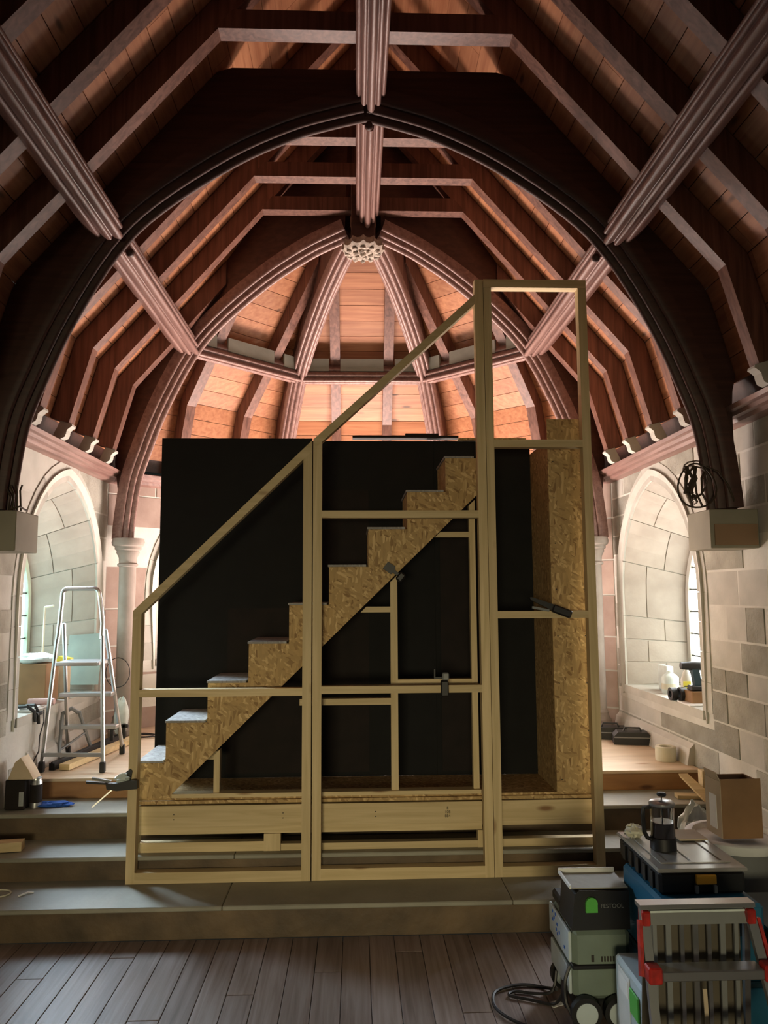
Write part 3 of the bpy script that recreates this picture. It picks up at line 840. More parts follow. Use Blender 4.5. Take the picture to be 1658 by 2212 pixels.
# carved boss with its block
bo = thing('carved_boss', 'round carved foliate boss where the apse ribs meet', 'boss', (XC, YC, H+2.43))
pf = []
bz = H+2.43
bb = B(); n = 36
vs = []
for rr, zz in ((.0, bz+.012), (.05, bz+.004), (.062, bz+.018), (.10, bz), (.125, bz+.008), (.148, bz+.03), (.14, bz+.075), (.0, bz+.08)):
    for k in range(n):
        a = 2*PI*k/n; f = 1+.07*math.cos(a*12) if rr > .09 else 1+.16*math.cos(a*6)*(rr > .04)
        zo = .008*math.cos(a*12) if rr > .09 else .0
        vs.append((XC+rr*f*math.cos(a), YC+rr*f*math.sin(a), zz+zo))
bb.add(vs, [(i*n+k, i*n+(k+1) % n, (i+1)*n+(k+1) % n, (i+1)*n+k) for i in range(7) for k in range(n)]).obj('disc', M['boss'], bo, smooth=True)
lf = B()
for k in range(12):
    a = 2*PI*k/12; lf.blob((XC+.112*math.cos(a), YC+.112*math.sin(a), bz+.0), (.02, .016, .012), .2, k, 6)
for k in range(6):
    a = 2*PI*k/6+.3; lf.blob((XC+.055*math.cos(a), YC+.055*math.sin(a), bz+.0), (.018, .018, .014), .25, k+20, 6)
lf.blob((XC, YC, bz), (.022, .022, .018), .2, 3, 6)
lf.obj('foliage', M['boss'], bo, smooth=True)
B().box(XC-.085, XC+.085, YC-.11, YC+.06, bz+.075, bz+.40, .006).obj('block', M['spandrel'], bo)

# columns
for sgn in (-1, 1):
    cx = XC+sgn*math.cos(math.radians(22.5))*1.985; cy = YC+math.sin(math.radians(22.5))*1.985
    c0 = thing('stone_column', f'slender round stone column at the {"left" if sgn < 0 else "right"} end of the apse', 'column', (cx, cy, PZ), 'apse columns')
    B().lathe([(.066, PZ+.16), (.064, 1.2), (.063, 1.80)], (cx, cy, 0), 24).obj('shaft', M['colstone'], c0, smooth=True)
    B().lathe([(.11, PZ), (.11, PZ+.05), (.098, PZ+.06), (.10, PZ+.085), (.085, PZ+.10), (.078, PZ+.125), (.082, PZ+.14), (.066, PZ+.16)], (cx, cy, 0), 24).obj('base', M['colstone'], c0, smooth=True)
    B().lathe([(.063, 1.80), (.078, 1.805), (.078, 1.822), (.066, 1.83), (.068, 1.87), (.088, 1.91), (.085, 1.925), (.10, 1.935), (.10, 1.955), (.118, 1.965), (.125, 1.99), (.118, 2.02), (.07, 2.02)], (cx, cy, 0), 28).obj('capital', M['colstone'], c0, smooth=True)

# ================================================================ STAGE SET
FY0, FY1 = 4.045, 4.102
def stud(nm, poly, y0, y1, parent, vert=False, **kw):
    return B().xz(poly, y0, y1).obj(nm, M['pz' if vert else 'px'], parent, **kw)
def rc(x0, x1, z0, z1): return [(x0, z0), (x1, z0), (x1, z1), (x0, z1)]
zb = S1+.001
fp = thing('stud_wall', 'raw pine stud frame with sloping top, left of the three wall frames', 'timber frame', (-.69, FY0, zb), 'front stud frames')
sl = (2.395-1.500)/(-.229+1.146)
lz = lambda x: 1.500+(x+1.150)*sl
stud('left_stud', [(-1.150, zb), (-1.106, zb), (-1.106, lz(-1.106)-.058), (-1.150, lz(-1.150)-.058)], FY0, FY1, fp, True)
stud('right_stud', [(-.278, zb), (-.232, zb), (-.232, lz(-.232)-.058), (-.278, lz(-.278)-.058)], FY0, FY1, fp, True)
stud('sloping_rail', [(-1.150, lz(-1.150)-.058), (-.232, lz(-.232)-.058), (-.232, lz(-.232)), (-1.150, lz(-1.150))], FY0, FY1, fp)
stud('middle_rail', rc(-1.106, -.278, 1.062, 1.100), FY0, FY1, fp)
stud('bottom_plate', rc(-1.106, -.278, zb, zb+.053), FY0, FY1, fp)
fp = thing('stud_wall', 'raw pine stud frame with sloping top, middle one of the three wall frames', 'timber frame', (.25, FY0, zb), 'front stud frames')
sl2 = (3.215-2.404)/(.657+.222); mz = lambda x: 2.404+(x+.222)*sl2
stud('left_stud', [(-.226, zb), (-.180, zb), (-.180, mz(-.18)-.055), (-.226, mz(-.226)-.055)], FY0, FY1, fp, True)
stud('right_stud', rc(.651, .697, zb, 3.294), FY0, FY1, fp, True)
stud('sloping_rail', [(-.226, mz(-.226)-.055), (.651, mz(.651)-.055), (.651, mz(.651)), (-.226, mz(-.226))], FY0, FY1, fp)
stud('top_rail', rc(-.180, .651, 1.980, 2.019), FY0, FY1, fp)
stud('middle_rail', rc(-.180, .651, 1.070, 1.108), FY0, FY1, fp)
stud('bottom_plate', rc(-.180, .651, zb, zb+.057), FY0, FY1, fp)
fp = thing('stud_wall', 'raw pine stud frame, tall rectangular one on the right', 'timber frame', (.98, FY0, zb), 'front stud frames')
stud('left_stud', rc(.700, .742, zb, 3.249), FY0, FY1, fp, True)
stud('right_stud', rc(1.222, 1.268, zb, 3.249), FY0, FY1, fp, True)
stud('top_plate', rc(.700, 1.268, 3.250, 3.296), FY0, FY1, fp)
stud('upper_rail', rc(.742, 1.222, 2.362, 2.402), FY0, FY1, fp)
stud('middle_rail', rc(.742, 1.222, 1.449, 1.487), FY0, FY1, fp)
stud('bottom_plate', rc(.742, 1.222, zb, zb+.052), FY0, FY1, fp)

# base box the stairs stand on
SY0, SY1 = 4.15, 4.59
db = thing('set_base', 'low pine and OSB base platform under the staircase', 'platform', (.06, SY0, S2), None)
z0 = S2+.001
stud('bottom_plate', rc(-1.125, -.47, z0, z0+.048), SY0, SY0+.045, db)
stud('bottom_plate', rc(-.39, .632, z0, z0+.034), SY0, SY0+.045, db)
stud('bottom_plate', rc(.70, 1.25, z0, z0+.040), SY0, SY0+.045, db)
for a, c in ((-.478, -.432), (-.432, -.392), (.632, .70), (-1.135, -1.12)):
    stud('leg', rc(a, c, z0, .352), SY0-.004 if a > -1 else SY0, SY0+.045, db, True)
stud('upper_plate', rc(-1.125, .655, .354, .390), SY0, SY0+.045, db)
stud('upper_plate', rc(.66, 1.25, .375, .400), SY0, SY0+.045, db)
fb_ = stud('front_board', rc(-1.125, .655, .392, .498), SY0-.006, SY0+.04, db)
stud('front_board', rc(.66, 1.25, .402, .500), SY0-.006, SY0+.04, db)
B().box(-1.13, 1.255, SY0, SY1+.05, .505, .522, .001).obj('deck_edge', M['osb'], db)
B().box(-1.13, .66, SY0+.02, SY1+.05, .522, .533).obj('deck_sheet', M['osb'], db)
B().box(.66, 1.255, SY0+.02, SY1+.05, .522, .533).obj('deck_sheet', M['osb'], db)
B().box(-1.12, 1.25, SY0+.30, SY0+.34, S2+.13, .50).obj('rear_board', M['spandrel'], db)
for xx in (-.94, -.38, .10):
    for zz in (.43, .455): B().lathe([(.003, 0), (.003, .001)], (xx, SY0-.0075, zz), 8, 1).obj('screw_head', M['ink'], db)
text('timber_stamp', '8\n108\n884', .020, (.475, SY0-.0075, .447), (PI/2, 0, 0), M['ink'], db)

# staircase
st = thing('staircase', 'steep OSB staircase with sawtooth stringers climbing to the right', 'staircase', (-.2, SY0, .535))
RS, TR = .2025, .2115
x0s, zt0 = -1.130, .7135
nst = 9
saw = [(x0s, .536)]
zz = zt0; xx = x0s
saw.append((x0s, zz))
for i in range(nst-1):
    xn = -.991+TR*i+(0 if i else 0)
    saw.append((xn, zz)); zz += RS-.002*(i % 2 == 0)*0; saw.append((xn, zz))
saw[-1] = (saw[-1][0], 2.318)
saw.append((.658, 2.318)); saw.append((.658, 2.113)); saw.append((-.955, .556)); saw.append((-.955, .536))
B().xz(saw, SY0, SY0+.018).obj('stringer', M['osb'], st)
B().xz(saw, SY1-.05, SY1-.032).obj('stringer', M['osb'], st)
zz = zt0
for i in range(nst):
    xa = x0s if i == 0 else -.991+TR*(i-1); xb = -.991+TR*i if i < nst-1 else .658
    zt_ = zt0+RS*i if i < nst-1 else 2.318
    B().box(xa-.006, xb-.012, SY0-.004, SY1-.02, zt_+.0005, zt_+.012, .001).obj('tread', M['osblit'], st)
    if i: B().box(xa+.001, xa+.012, SY0+.0185, SY1-.0505, zt_-RS+.013, zt_).obj('riser', M['osb'], st)
# frame under the stairs
UY0, UY1 = SY0+.02, SY0+.065
ub = thing('under_stair_frame', 'light pine stud frame standing under the staircase', 'timber frame', (.2, UY0, .536))
stud('bottom_plate', rc(-.955, .655, .536, .556), SY0-.002, UY1, ub)
stud('post', [(.184, .556), (.222, .556), (.222, 1.680), (.184, 1.643)], UY0, UY1, ub, True)
stud('post', [(-.745, .556), (-.714, .556), (-.714, .775), (-.745, .745)], UY0, UY1, ub, True)
stud('post', [(.618, .556), (.650, .556), (.650, 2.09), (.618, 2.06)], UY0+.002, UY1, ub, True)
stud('rail', [(.055, 1.512), (.184, 1.512), (.184, 1.482), (.024, 1.482)], UY0, UY1, ub)
stud('rail', rc(.222, .618, 1.096, 1.126), UY0, UY1, ub)
stud('rail', rc(-.30, .184, .995, 1.029), UY0, UY1, ub)
stud('rail', [(.46, 1.915), (.618, 1.915), (.618, 1.886), (.43, 1.886)], UY0, UY1, ub)
stud('block', [(-.80, .735), (-.745, .735), (-.745, .69), (-.85, .69)], UY1+.12, UY1+.16, ub)

# black backing flats, OSB column on the right
names = (('left', -1.158, -.262, 2.515), ('middle', -.2615, .4694, 2.500), ('right', .4696, 1.0565, 2.500))
for nm, a, c, zt_ in names:
    f0 = thing('black_flat', f'tall matt black backing flat behind the stairs, {nm} sheet', 'stage flat', ((a+c)/2, SY1, .534), 'black backing flats')
    B().box(a, c, SY1-.012+.003, SY1+.003, .5345, zt_, .001).obj('facing', M['black'], f0)
    for q in (a+.001, c-.045):
        B().box(q, q+.044, SY1+.0032, SY1+.045, .5345, zt_).obj('batten', M['pz'], f0)
    if nm == 'right': B().box(.44, .50, SY1+.0455, SY1+.055, .5345, zt_).obj('light_block_strip', M['pz'], f0)  # unseen strip added behind the flats to block light at their seam
    if nm != 'left':
        B().box(a+.03, a+.03+(c-a)*.42, SY1-.0125, SY1-.0092, .56, 2.2).obj('dark_strip', M['darkbrown'], f0)
    else:
        B().box(-.75, -.30, SY1-.0125, SY1-.0092, .56, 1.5).obj('dark_strip', M['darkbrown'], f0)
props(B().box(-.02, .62, SY1-.03, SY1+.05, 2.517, 2.530).box(.3, .50, SY1-.02, SY1+.06, 2.530, 2.545).obj('dark_board', M['darkbrown']), 'thin dark boards lying along the top of the black flats', 'board')
props(B().box(.62, 1.03, SY1-.03, SY1+.05, 2.502, 2.516).obj('pale_board', M['osb']), 'thin OSB offcut lying on top of the right black flat', 'board')
oc = thing('osb_pillar', 'tall narrow OSB pillar at the right end of the set', 'stage flat', (1.155, SY0, .534))
B().box(1.057, 1.253, SY0+.005, SY0+.023, .534, 2.54, .001).obj('front_panel', M['osb'], oc)
B().box(1.057, 1.072, SY0+.0235, SY1+.06, .534, 2.42, .001).obj('side_panel', M['osb'], oc)
for zz in (1.02, 1.55, 2.12): B().box(1.0725, 1.09, SY0+.03, SY1-.01, zz, zz+.035).obj('batten', M['px'], oc)
for zz in (.60, .85, 1.1, 1.35, 1.6, 1.85, 2.1, 2.3):
    for xx in (1.085, 1.235): B().lathe([(.0035, 0), (.0035, .001)], (xx, SY0+.0035, zz), 8, 1).obj('screw_head', M['ink'], oc)

# quick-release bar clamps
def clamp(label, mat4, barlen=.26, cloth=False):
    loc = mat4.to_translation()
    t = thing('bar_clamp', label, 'clamp', loc, 'bar clamps')
    B(mat4).prism([(-.075, -.014, -.016), (.0, -.014, -.022), (.075, -.014, -.026), (.088, -.014, -.018), (.088, -.014, .018), (.07, -.014, .024), (.0, -.014, .018), (-.075, -.014, .012)], (0, .028, 0)).obj('body', M['blackp'], t)
    B(mat4).prism([(-.07, -.011, -.004), (-.16, -.011, .006), (-.175, -.011, .018), (-.16, -.011, .024), (-.07, -.011, .012)], (0, .022, 0)).obj('handle', M['blackp'], t)
    B(mat4).prism([(-.05, -.008, .022), (-.14, -.008, .044), (-.145, -.008, .052), (-.04, -.008, .034)], (0, .016, 0)).obj('trigger', M['greyp'], t)
    B(mat4).box(-.012, .006, -barlen*.6, barlen*.4, -.003, .003).obj('bar', M['steel'], t)
    B(mat4).box(-.02, .07, barlen*.4-.02, barlen*.4, -.016, .016, .003).obj('fixed_jaw', M['blackp'], t)
    return t
def MX(loc, rx=0, ry=0, rz=0): return Matrix.Translation(loc) @ Matrix.Rotation(rz, 4, 'Z') @ Matrix.Rotation(ry, 4, 'Y') @ Matrix.Rotation(rx, 4, 'X')
# on left stud: body horizontal, bar hanging down-left
t = thing('bar_clamp', 'black bar clamp gripping the left stud of the left frame, bar pointing down', 'clamp', (-1.19, 4.02, .60), 'bar clamps')
m4 = MX((-1.19, 4.005, .640))
B(m4).prism([(-.055, -.014, .008), (-.05, -.014, -.018), (.0, -.014, -.026), (.10, -.014, -.018), (.10, -.014, .022), (.07, -.014, .022), (.0, -.014, .010)], (0, .03, 0)).obj('body', M['blackp'], t)
B(m4).prism([(-.05, -.011, .004), (-.15, -.011, .010), (-.155, -.011, .022), (-.05, -.011, .012)], (0, .022, 0)).obj('handle', M['blackp'], t)
B(m4).prism([(-.04, -.008, .012), (-.125, -.008, .03), (-.125, -.008, .04), (-.03, -.008, .022)], (0, .016, 0)).obj('trigger', M['greyp'], t)
B(m4).bar((.0, .0, -.0), (-.115, -.02, -.10), .006, .018, (0, 1, 0)).obj('bar', M['steel'], t)
B(m4).prism([(.0, .03, .012), (.055, .03, .012), (.062, .03, .06), (.05, .03, .07), (.0, .03, .03)], (0, .03, 0)).obj('fixed_jaw', M['blackp'], t)
B(m4).blob((.02, .02, .025), (.04, .02, .022), .3, 4, 8).obj('clamp_rag', M['bagw'], t)
# on the stringer, middle rail, right frame
t = thing('bar_clamp', 'black bar clamp holding the under-stair post to the stringer', 'clamp', (.20, 4.13, 1.66), 'bar clamps')
m4 = MX((.20, 4.130, 1.700), 0, .66)
B(m4).prism([(-.055, -.014, -.022), (-.055, -.014, .022), (-.01, -.014, .026), (.0, -.014, .01), (.0, -.014, -.02)], (0, .032, 0)).obj('body', M['blackp'], t)
B(m4).box(-.0, .03, -.01, .012, -.008, .01).obj('bar', M['blackp'], t)
B(m4).box(.03, .068, -.02, .018, -.026, .024, .008).obj('grip', M['blackp'], t)
t = thing('bar_clamp', 'black bar clamp standing upright on the middle rail of the middle frame', 'clamp', (.44, 4.03, 1.06), 'bar clamps')
m4 = MX((.455, 4.028, 1.10))
B(m4).box(-.020, .020, -.02, .016, -.045, .035, .006).obj('body', M['blackp'], t)
B(m4).box(-.012, .022, -.018, .014, .036, .075, .006).obj('grip', M['greyp'], t)
B(m4).box(-.045, -.012, .02, .032, .04, .050).box(-.052, -.045, .02, .032, .04, .09).obj('bar', M['blackp'], t)
t = thing('bar_clamp', 'black bar clamp lying aslant on the middle rail of the right frame', 'clamp', (1.03, 4.03, 1.47), 'bar clamps')
m4 = MX((1.045, 4.030, 1.497), 0, .36)
B(m4).box(-.02, .085, -.022, .014, -.022, .02, .007).obj('body', M['blackp'], t)
B(m4).prism([(-.02, -.012, -.014), (-.14, -.012, -.002), (-.15, -.012, .008), (-.14, -.012, .014), (-.02, -.012, .018)], (0, .022, 0)).obj('handle', M['blackp'], t)
B(m4).bar((-.03, .0, -.02), (-.12, .0, -.035), .012, .014, (0, 1, 0)).obj('trigger', M['greyp'], t)

# ================================================================ LEFT SIDE THINGS
LA = thing('stepladder', 'open aluminium stepladder standing on the platform by the left window', 'ladder', (-1.74, 5.1, PZ))
z0 = PZ+.004
Lj, Rj = Vector((-1.915, 5.10, 1.318)), Vector((-1.640, 5.10, 1.318))
B().tube([(-1.905, 4.87, z0+.04), (-1.915, 5.06, 1.30)], .013, 8).obj('front_leg', M['alu'], LA, smooth=True)
B().tube([(-1.530, 4.84, z0+.04), (-1.628, 5.06, 1.32)], .013, 8).obj('front_leg', M['alu'], LA, smooth=True)
B().tube([(-1.925, 5.35, z0+.04), (-1.905, 5.14, 1.40)], .013, 8).obj('rear_leg', M['alu'], LA, smooth=True)
B().tube([(-1.575, 5.38, z0+.04), (-1.635, 5.14, 1.36)], .013, 8).obj('rear_leg', M['alu'], LA, smooth=True)
for p_ in ((-1.905, 4.868), (-1.530, 4.838), (-1.925, 5.352), (-1.575, 5.382)):
    B().box(p_[0]-.016, p_[0]+.016, p_[1]-.016, p_[1]+.016, z0-.003, z0+.06, .004).obj('rubber_foot', M['blackp'], LA)
hp = [(-1.918, 5.07, 1.28), (-1.912, 5.09, 1.42), (-1.905, 5.10, 1.58)]
for k in range(6):
    a = PI-PI/2*k/5; hp.append((-1.870+.035*math.cos(a), 5.10, 1.59+.035*math.sin(a)))
for k in range(6):
    a = PI/2-PI/2*k/5; hp.append((-1.705+.035*math.cos(a), 5.10, 1.59+.035*math.sin(a)))
hp += [(-1.663, 5.10, 1.56), (-1.635, 5.08, 1.40), (-1.632, 5.06, 1.30)]
B().tube(hp, .0145, 8).obj('handrail', M['alu'], LA, smooth=True)
B().box(-1.885, -1.625, 4.97, 5.20, 1.140, 1.165, .004).obj('platform_tread', M['alu'], LA)
B().box(-1.93, -1.595, 5.17, 5.25, .925, .95, .003).obj('tread', M['alu'], LA)
B().box(-1.935, -1.58, 5.24, 5.32, .705, .73, .003).obj('tread', M['alu'], LA)
B().bar((-1.90, 4.875, .62), (-1.54, 4.85, .62), .016, .022).obj('stretcher', M['alu'], LA)
props(B().prism([(-2.16, 5.86, .925), (-1.905, 5.86, .925), (-1.895, 5.90, 1.30), (-2.14, 5.90, 1.285)], (0, .012, 0)).obj('plasterboard_sheet', M['gpane']), 'grey-green sheet leaning on the far reveal of the left window behind the stepladder', 'board')
# window sill things, left
cb_ = thing('cardboard_box', 'brown cardboard box on the left window sill', 'box', (-2.13, 5.30, .876))
B().box(-2.25, -2.03, 5.2, 5.42, .876, 1.135, .004).obj('carton', M['card'], cb_)
props(B().blob((-2.15, 5.30, 1.165), (.13, .11, .035), .15, 2).obj('white_bag', M['bagw'], smooth=True), 'folded whitish plastic bag on top of the cardboard box at the left window', 'bag')
props(B().box(-2.05, -1.985, 5.46, 5.52, .876, 1.12, .004).obj('pale_carton', M['cardlt']), 'pale narrow carton on the left window sill behind the stepladder', 'box')
props(B().prism([(-2.07, 5.46, 1.13), (-1.97, 5.46, 1.13), (-1.97, 5.46, 1.15), (-2.05, 5.46, 1.165)], (0, .06, 0)).obj('yellow_tool', M['yel2']), 'small yellow object on the pale carton at the left window', 'tool')
props(B().tube([(-2.18, 5.50, .88), (-2.18, 5.52, 1.50)], .008, 6).tube([(-2.18, 5.52, 1.5), (-2.12, 5.52, 1.51)], .008, 6).obj('pale_stick', M['cream']), 'thin pale stick standing in the left window', 'stick')
props(B().box(-2.08, -1.965, 4.85, 5.18, .876, .888, .002).box(-2.06, -1.975, 4.88, 5.15, .888, .898, .002).obj('paper_stack', M['paper']), 'white papers lying on the left window sill', 'paper')
props(B().lathe([(.02, 0), (.02, .16)], (-2.06, 5.02, .918), 14, 0).obj('paper_roll', simple('pink_paper', (.6, .38, .36), .7)), 'small pinkish roll lying on the papers of the left sill', 'roll')
ct = thing('black_pliers', 'black hand clamp hanging over the edge of the left window sill', 'tool', (-1.97, 4.90, .84))
B().tube([(-2.06, 4.88, .905), (-2.0, 4.86, .912), (-1.955, 4.85, .88), (-1.945, 4.85, .82)], .011, 6).tube([(-2.04, 4.94, .905), (-1.98, 4.92, .91), (-1.95, 4.90, .87), (-1.945, 4.90, .80)], .010, 6).tube([(-1.95, 4.87, .86), (-1.95, 4.95, .86)], .012, 6).obj('jaws', M['blackp'], ct)
props(B().tube([(-1.955, 5.0, .87), (-1.945, 4.98, .80), (-1.955, 4.95, .72), (-1.93, 4.88, .64), (-1.945, 4.80, .56), (-1.95, 4.72, .50), (-1.93, 4.62, .47)], .004, 6).obj('thin_cable', M['cable']), 'thin black cable hanging down from the left window sill', 'cable')
tr_ = thing('trestle', 'small grey folding trestle against the left wall under the window', 'trestle', (-1.88, 5.5, PZ))
B().tube([(-1.95, 5.30, .80), (-1.90, 5.33, .83), (-1.87, 5.36, .80)], .014, 6).obj('top', M['greyp'], tr_)
B().tube([(-1.945, 5.29, .81), (-1.93, 5.20, z0+.01)], .013, 6).obj('leg', M['greyp'], tr_)
B().tube([(-1.865, 5.37, .80), (-1.80, 5.45, z0+.01)], .013, 6).obj('leg', M['greyp'], tr_)
B().tube([(-1.83, 5.41, .66), (-1.93, 5.22, .58)], .008, 6).obj('stretcher', M['greyp'], tr_)
# rails and timber on platform
props(B().bar((-1.86, 4.91, PZ+.022), (-1.74, 6.0, PZ+.022), .035, .04).bar((-1.86, 4.91, PZ+.046), (-1.74, 6.0, PZ+.046), .012, .008).obj('guide_rail', M['blackp']), 'long black guide rail lying on the platform along the left wall', 'rail')
props(B().bar((-1.78, 4.90, PZ+.022), (-1.62, 5.85, PZ+.022), .065, .035).obj('timber_plank', M['px']), 'raw pine plank lying on the platform beside the black rail', 'plank')
for i, (x_, y_) in enumerate(((-1.72, 5.62), (-1.66, 5.70))):
    props(B().box(x_-.012, x_+.012, y_-.01, y_+.01, PZ+.045, PZ+.15, .003).box(x_-.03, x_+.03, y_-.01, y_+.01, PZ+.12, PZ+.145, .004).obj('small_clamp', M['blackp']), ('small black clamp standing on the plank by the left column, nearer one', 'small black clamp standing on the plank by the left column, farther one')[i], 'clamp', 'small clamps by the column')
coil = []
for k in range(60):
    a = 2*PI*k/20; r = .07+.012*math.sin(k*.7); coil.append((-1.60+r*1.3*math.cos(a), 6.0+r*math.sin(a), PZ+.008+.004*(k//20)))
props(B().tube(coil, .004, 5).obj('cable_coil', M['cable']), 'loose coil of dark cable on the platform behind the left frame', 'cable')
hang = [(-1.80+.09*math.cos(a), 5.98, 1.0+.11*math.sin(a)) for a in [2*PI*k/24 for k in range(24)]]
props(B().tube(hang, .003, 5, True).obj('hanging_cable_loop', M['cable']), 'thin dark cable loop hanging in front of the left column', 'cable')
props(B().blob((-1.73, 5.87, PZ+.17), (.05, .04, .14), .12, 9).obj('white_cloth', M['bagw'], smooth=True), 'white cloth bundle standing at the foot of the left column', 'cloth')
# step corner: cans
c1 = thing('paint_tin', 'dark rectangular tin in the left corner of the top step, with pale label', 'tin', (-1.89, 4.52, S3))
B().box(-1.945, -1.835, 4.47, 4.57, S3+.001, .565, .006).obj('tin_body', M['darkbrown'], c1)
B().box(-1.865, -1.84, 4.467, 4.47, .425, .50).obj('label', M['bagg'], c1)
c2 = thing('silver_tin', 'silver and dark tin beside the dark rectangular tin', 'tin', (-1.80, 4.53, S3))
B().lathe([(.032, S3+.001), (.032, .545), (.028, .55), (.028, .565)], (-1.797, 4.53, 0), 20).obj('tin_body', M['alu'], c2, smooth=True)
B().lathe([(.0328, S3+.03), (.0328, .53)], (-1.797, 4.53, 0), 20, cap=False).obj('label', M['darkbrown'], c2, smooth=True)
props(B().prism([(-1.93, 4.47, .567), (-1.79, 4.47, .567), (-1.82, 4.47, .62), (-1.865, 4.47, .685), (-1.895, 4.47, .66)], (0, .1, 0)).obj('cardboard_wedge', M['cardlt']), 'folded piece of cardboard resting on the tins in the left corner', 'cardboard')
props(B().blob((-1.70, 4.545, S3+.012), (.09, .035, .014), .3, 5).obj('blue_rag', M['bluec'], smooth=True), 'blue rag on the top stone step at the left', 'cloth')
props(B().bar((-1.96, 4.20, S2+.026), (-1.735, 4.235, S2+.026), .07, .045).obj('timber_offcut', M['px']), 'pale timber offcut on the second step at the left edge', 'offcut')
props(B().tube([(-1.74+.07*math.cos(2*PI*k/24), 3.95+.05*math.sin(2*PI*k/24), S1+.004) for k in range(24)], .004, 5, True).obj('cable_ring', M['cream']), 'pale ring of cord on the bottom step at the left edge', 'cord')
props(B().tube([(-1.615, 3.91, S1+.004), (-1.585, 3.95, S1+.008), (-1.56, 3.955, S1+.004)], .004, 5).obj('wood_scrap', M['paper']), 'tiny white scrap on the bottom step at the left', 'scrap')
# wires on arch foot, left and right
def tangle(c, seed, n, ry, rz, r=.0045):
    rd = random.Random(seed); b = B()
    for i in range(n):
        a0 = rd.uniform(0, 6); sy, sz = ry*rd.uniform(.5, 1), rz*rd.uniform(.6, 1); pts = []
        for k in range(22):
            a = a0+2*PI*k/21*rd.uniform(.97, 1)
            pts.append((c[0]+rd.uniform(-.012, .012)+.02*math.cos(a*2+i), c[1]+sy*math.cos(a), c[2]+sz*math.sin(a)))
        b.tube(pts, r, 5)
    return b
props(tangle((1.80, 3.99, 2.16), 3, 2, .13, .12).add([], []).obj('cable_tangle', M['wire']), 'tangle of old brown cable on top of the right corbel box', 'cable', 'cable tangles')
b = B(); rd = random.Random(8)
for i in range(9):
    x_ = 1.735+rd.uniform(-.05, .05)
    b.tube([(x_+.05, 3.93, 2.02+.01*i), (x_+.01, 3.90, 2.09), (x_+rd.uniform(0, .05), 3.90, 2.17), (x_+.04+rd.uniform(-.03, .03), 3.92, 2.235)], .006, 5)
loop = [(1.765+.10*math.cos(2*PI*k/26), 3.89+.02*math.sin(4*PI*k/26), 2.13+.115*math.sin(2*PI*k/26)) for k in range(26)]
b.tube(loop, .005, 5, True)
b.tube([(1.81, 3.88, 2.23), (1.87, 3.87, 2.20), (1.92, 3.87, 2.13), (1.95, 3.88, 2.06), (1.96, 3.90, 2.03)], .0045, 5)
props(b.obj('cable_loop', M['wire']), 'coiled brown wire hanging beside the foot of the arch on the right', 'cable', 'cable tangles')
b = B()
for i in range(4): b.tube([(-1.76+.02*i, 3.95, 2.01), (-1.74+.015*i, 3.92, 2.08+.01*i), (-1.78+.03*i, 3.93, 2.14)], .005, 5)
b.tube([(-1.74, 3.91, 2.012), (-1.70, 3.93, 2.03), (-1.69, 4.0, 2.015)], .005, 5)
props(b.obj('cable_tails', M['wire']), 'few brown wire tails on top of the left corbel box', 'cable', 'cable tangles')

# ================================================================ RIGHT SIDE THINGS
SZ = .876
props(B().box(2.21, 2.26, 5.50, 5.66, SZ, 1.055, .006).obj('plastic_tub', M['bagw']), 'pale translucent upright tub on the right window sill', 'tub')
jr = thing('plastic_bottle', 'clear squat plastic bottle of water on the right window sill', 'bottle', (2.20, 5.42, SZ))
B().lathe([(.055, SZ), (.058, SZ+.01), (.058, SZ+.11), (.04, SZ+.13), (.02, SZ+.14), (.02, SZ+.155)], (2.20, 5.42, 0), 20).obj('bottle_body', M['bagw'], jr, smooth=True)
B().lathe([(.0585, SZ+.03), (.0585, SZ+.07)], (2.20, 5.42, 0), 20, cap=False).obj('label', M['cream'], jr, smooth=True)
sp = thing('spray_bottle', 'white spray bottle with yellow label on the right window sill', 'bottle', (2.19, 5.12, SZ))
B().lathe([(.036, SZ), (.038, SZ+.01), (.038, SZ+.13), (.02, SZ+.18), (.013, SZ+.19), (.013, SZ+.215)], (2.19, 5.12, 0), 20).obj('bottle_body', M['white'], sp, smooth=True)
B().box(2.150, 2.20, 5.079, 5.083, SZ+.03, SZ+.12).obj('label', M['yel2'], sp)
for k, (a_, b_) in enumerate(((2.156, 2.192), (2.158, 2.188), (2.156, 2.180))): B().box(a_, b_, 5.0775, 5.0788, SZ+.085-.018*k, SZ+.092-.018*k).obj('label_print', M['ink'], sp)
B().box(2.155, 2.215, 5.10, 5.14, SZ+.215, SZ+.235, .004).obj('trigger_head', M['white'], sp)
dr = thing('cordless_drill', 'blue and black cordless drill standing on a battery on the right sill', 'drill', (2.16, 4.93, SZ+.08))
B().lathe([(.012, -.085), (.022, -.08), (.026, -.04), (.030, 0), (.030, .06), (.022, .075)], (2.155, 4.93, SZ+.235), 16, 0).obj('motor_body', M['blackp'], dr, smooth=True)
B().prism([(2.14, 4.91, SZ+.22), (2.185, 4.91, SZ+.22), (2.20, 4.91, SZ+.11), (2.155, 4.91, SZ+.11)], (0, .04, 0)).obj('grip', M['bluedk'], dr)
B().box(2.125, 2.215, 4.89, 4.97, SZ+.0805, SZ+.112, .006).obj('battery', M['blackp'], dr)
props(B().box(2.115, 2.225, 4.87, 4.99, SZ, SZ+.079, .003).obj('small_carton', M['card']), 'small brown carton under the drill on the right window sill', 'box')
props(B().lathe([(.022, -.02), (.045, -.02), (.045, .02), (.022, .02), (.022, -.02)], (2.115, 5.02, SZ+.046), 24, 0, cap=False).lathe([(.022, -.02), (.042, -.02), (.042, .02), (.022, .02), (.022, -.02)], (2.07, 5.06, SZ+.043), 24, 0, cap=False).obj('black_tape', M['blackp'], smooth=True), 'rolls of black tape beside the small carton on the right sill', 'tape')
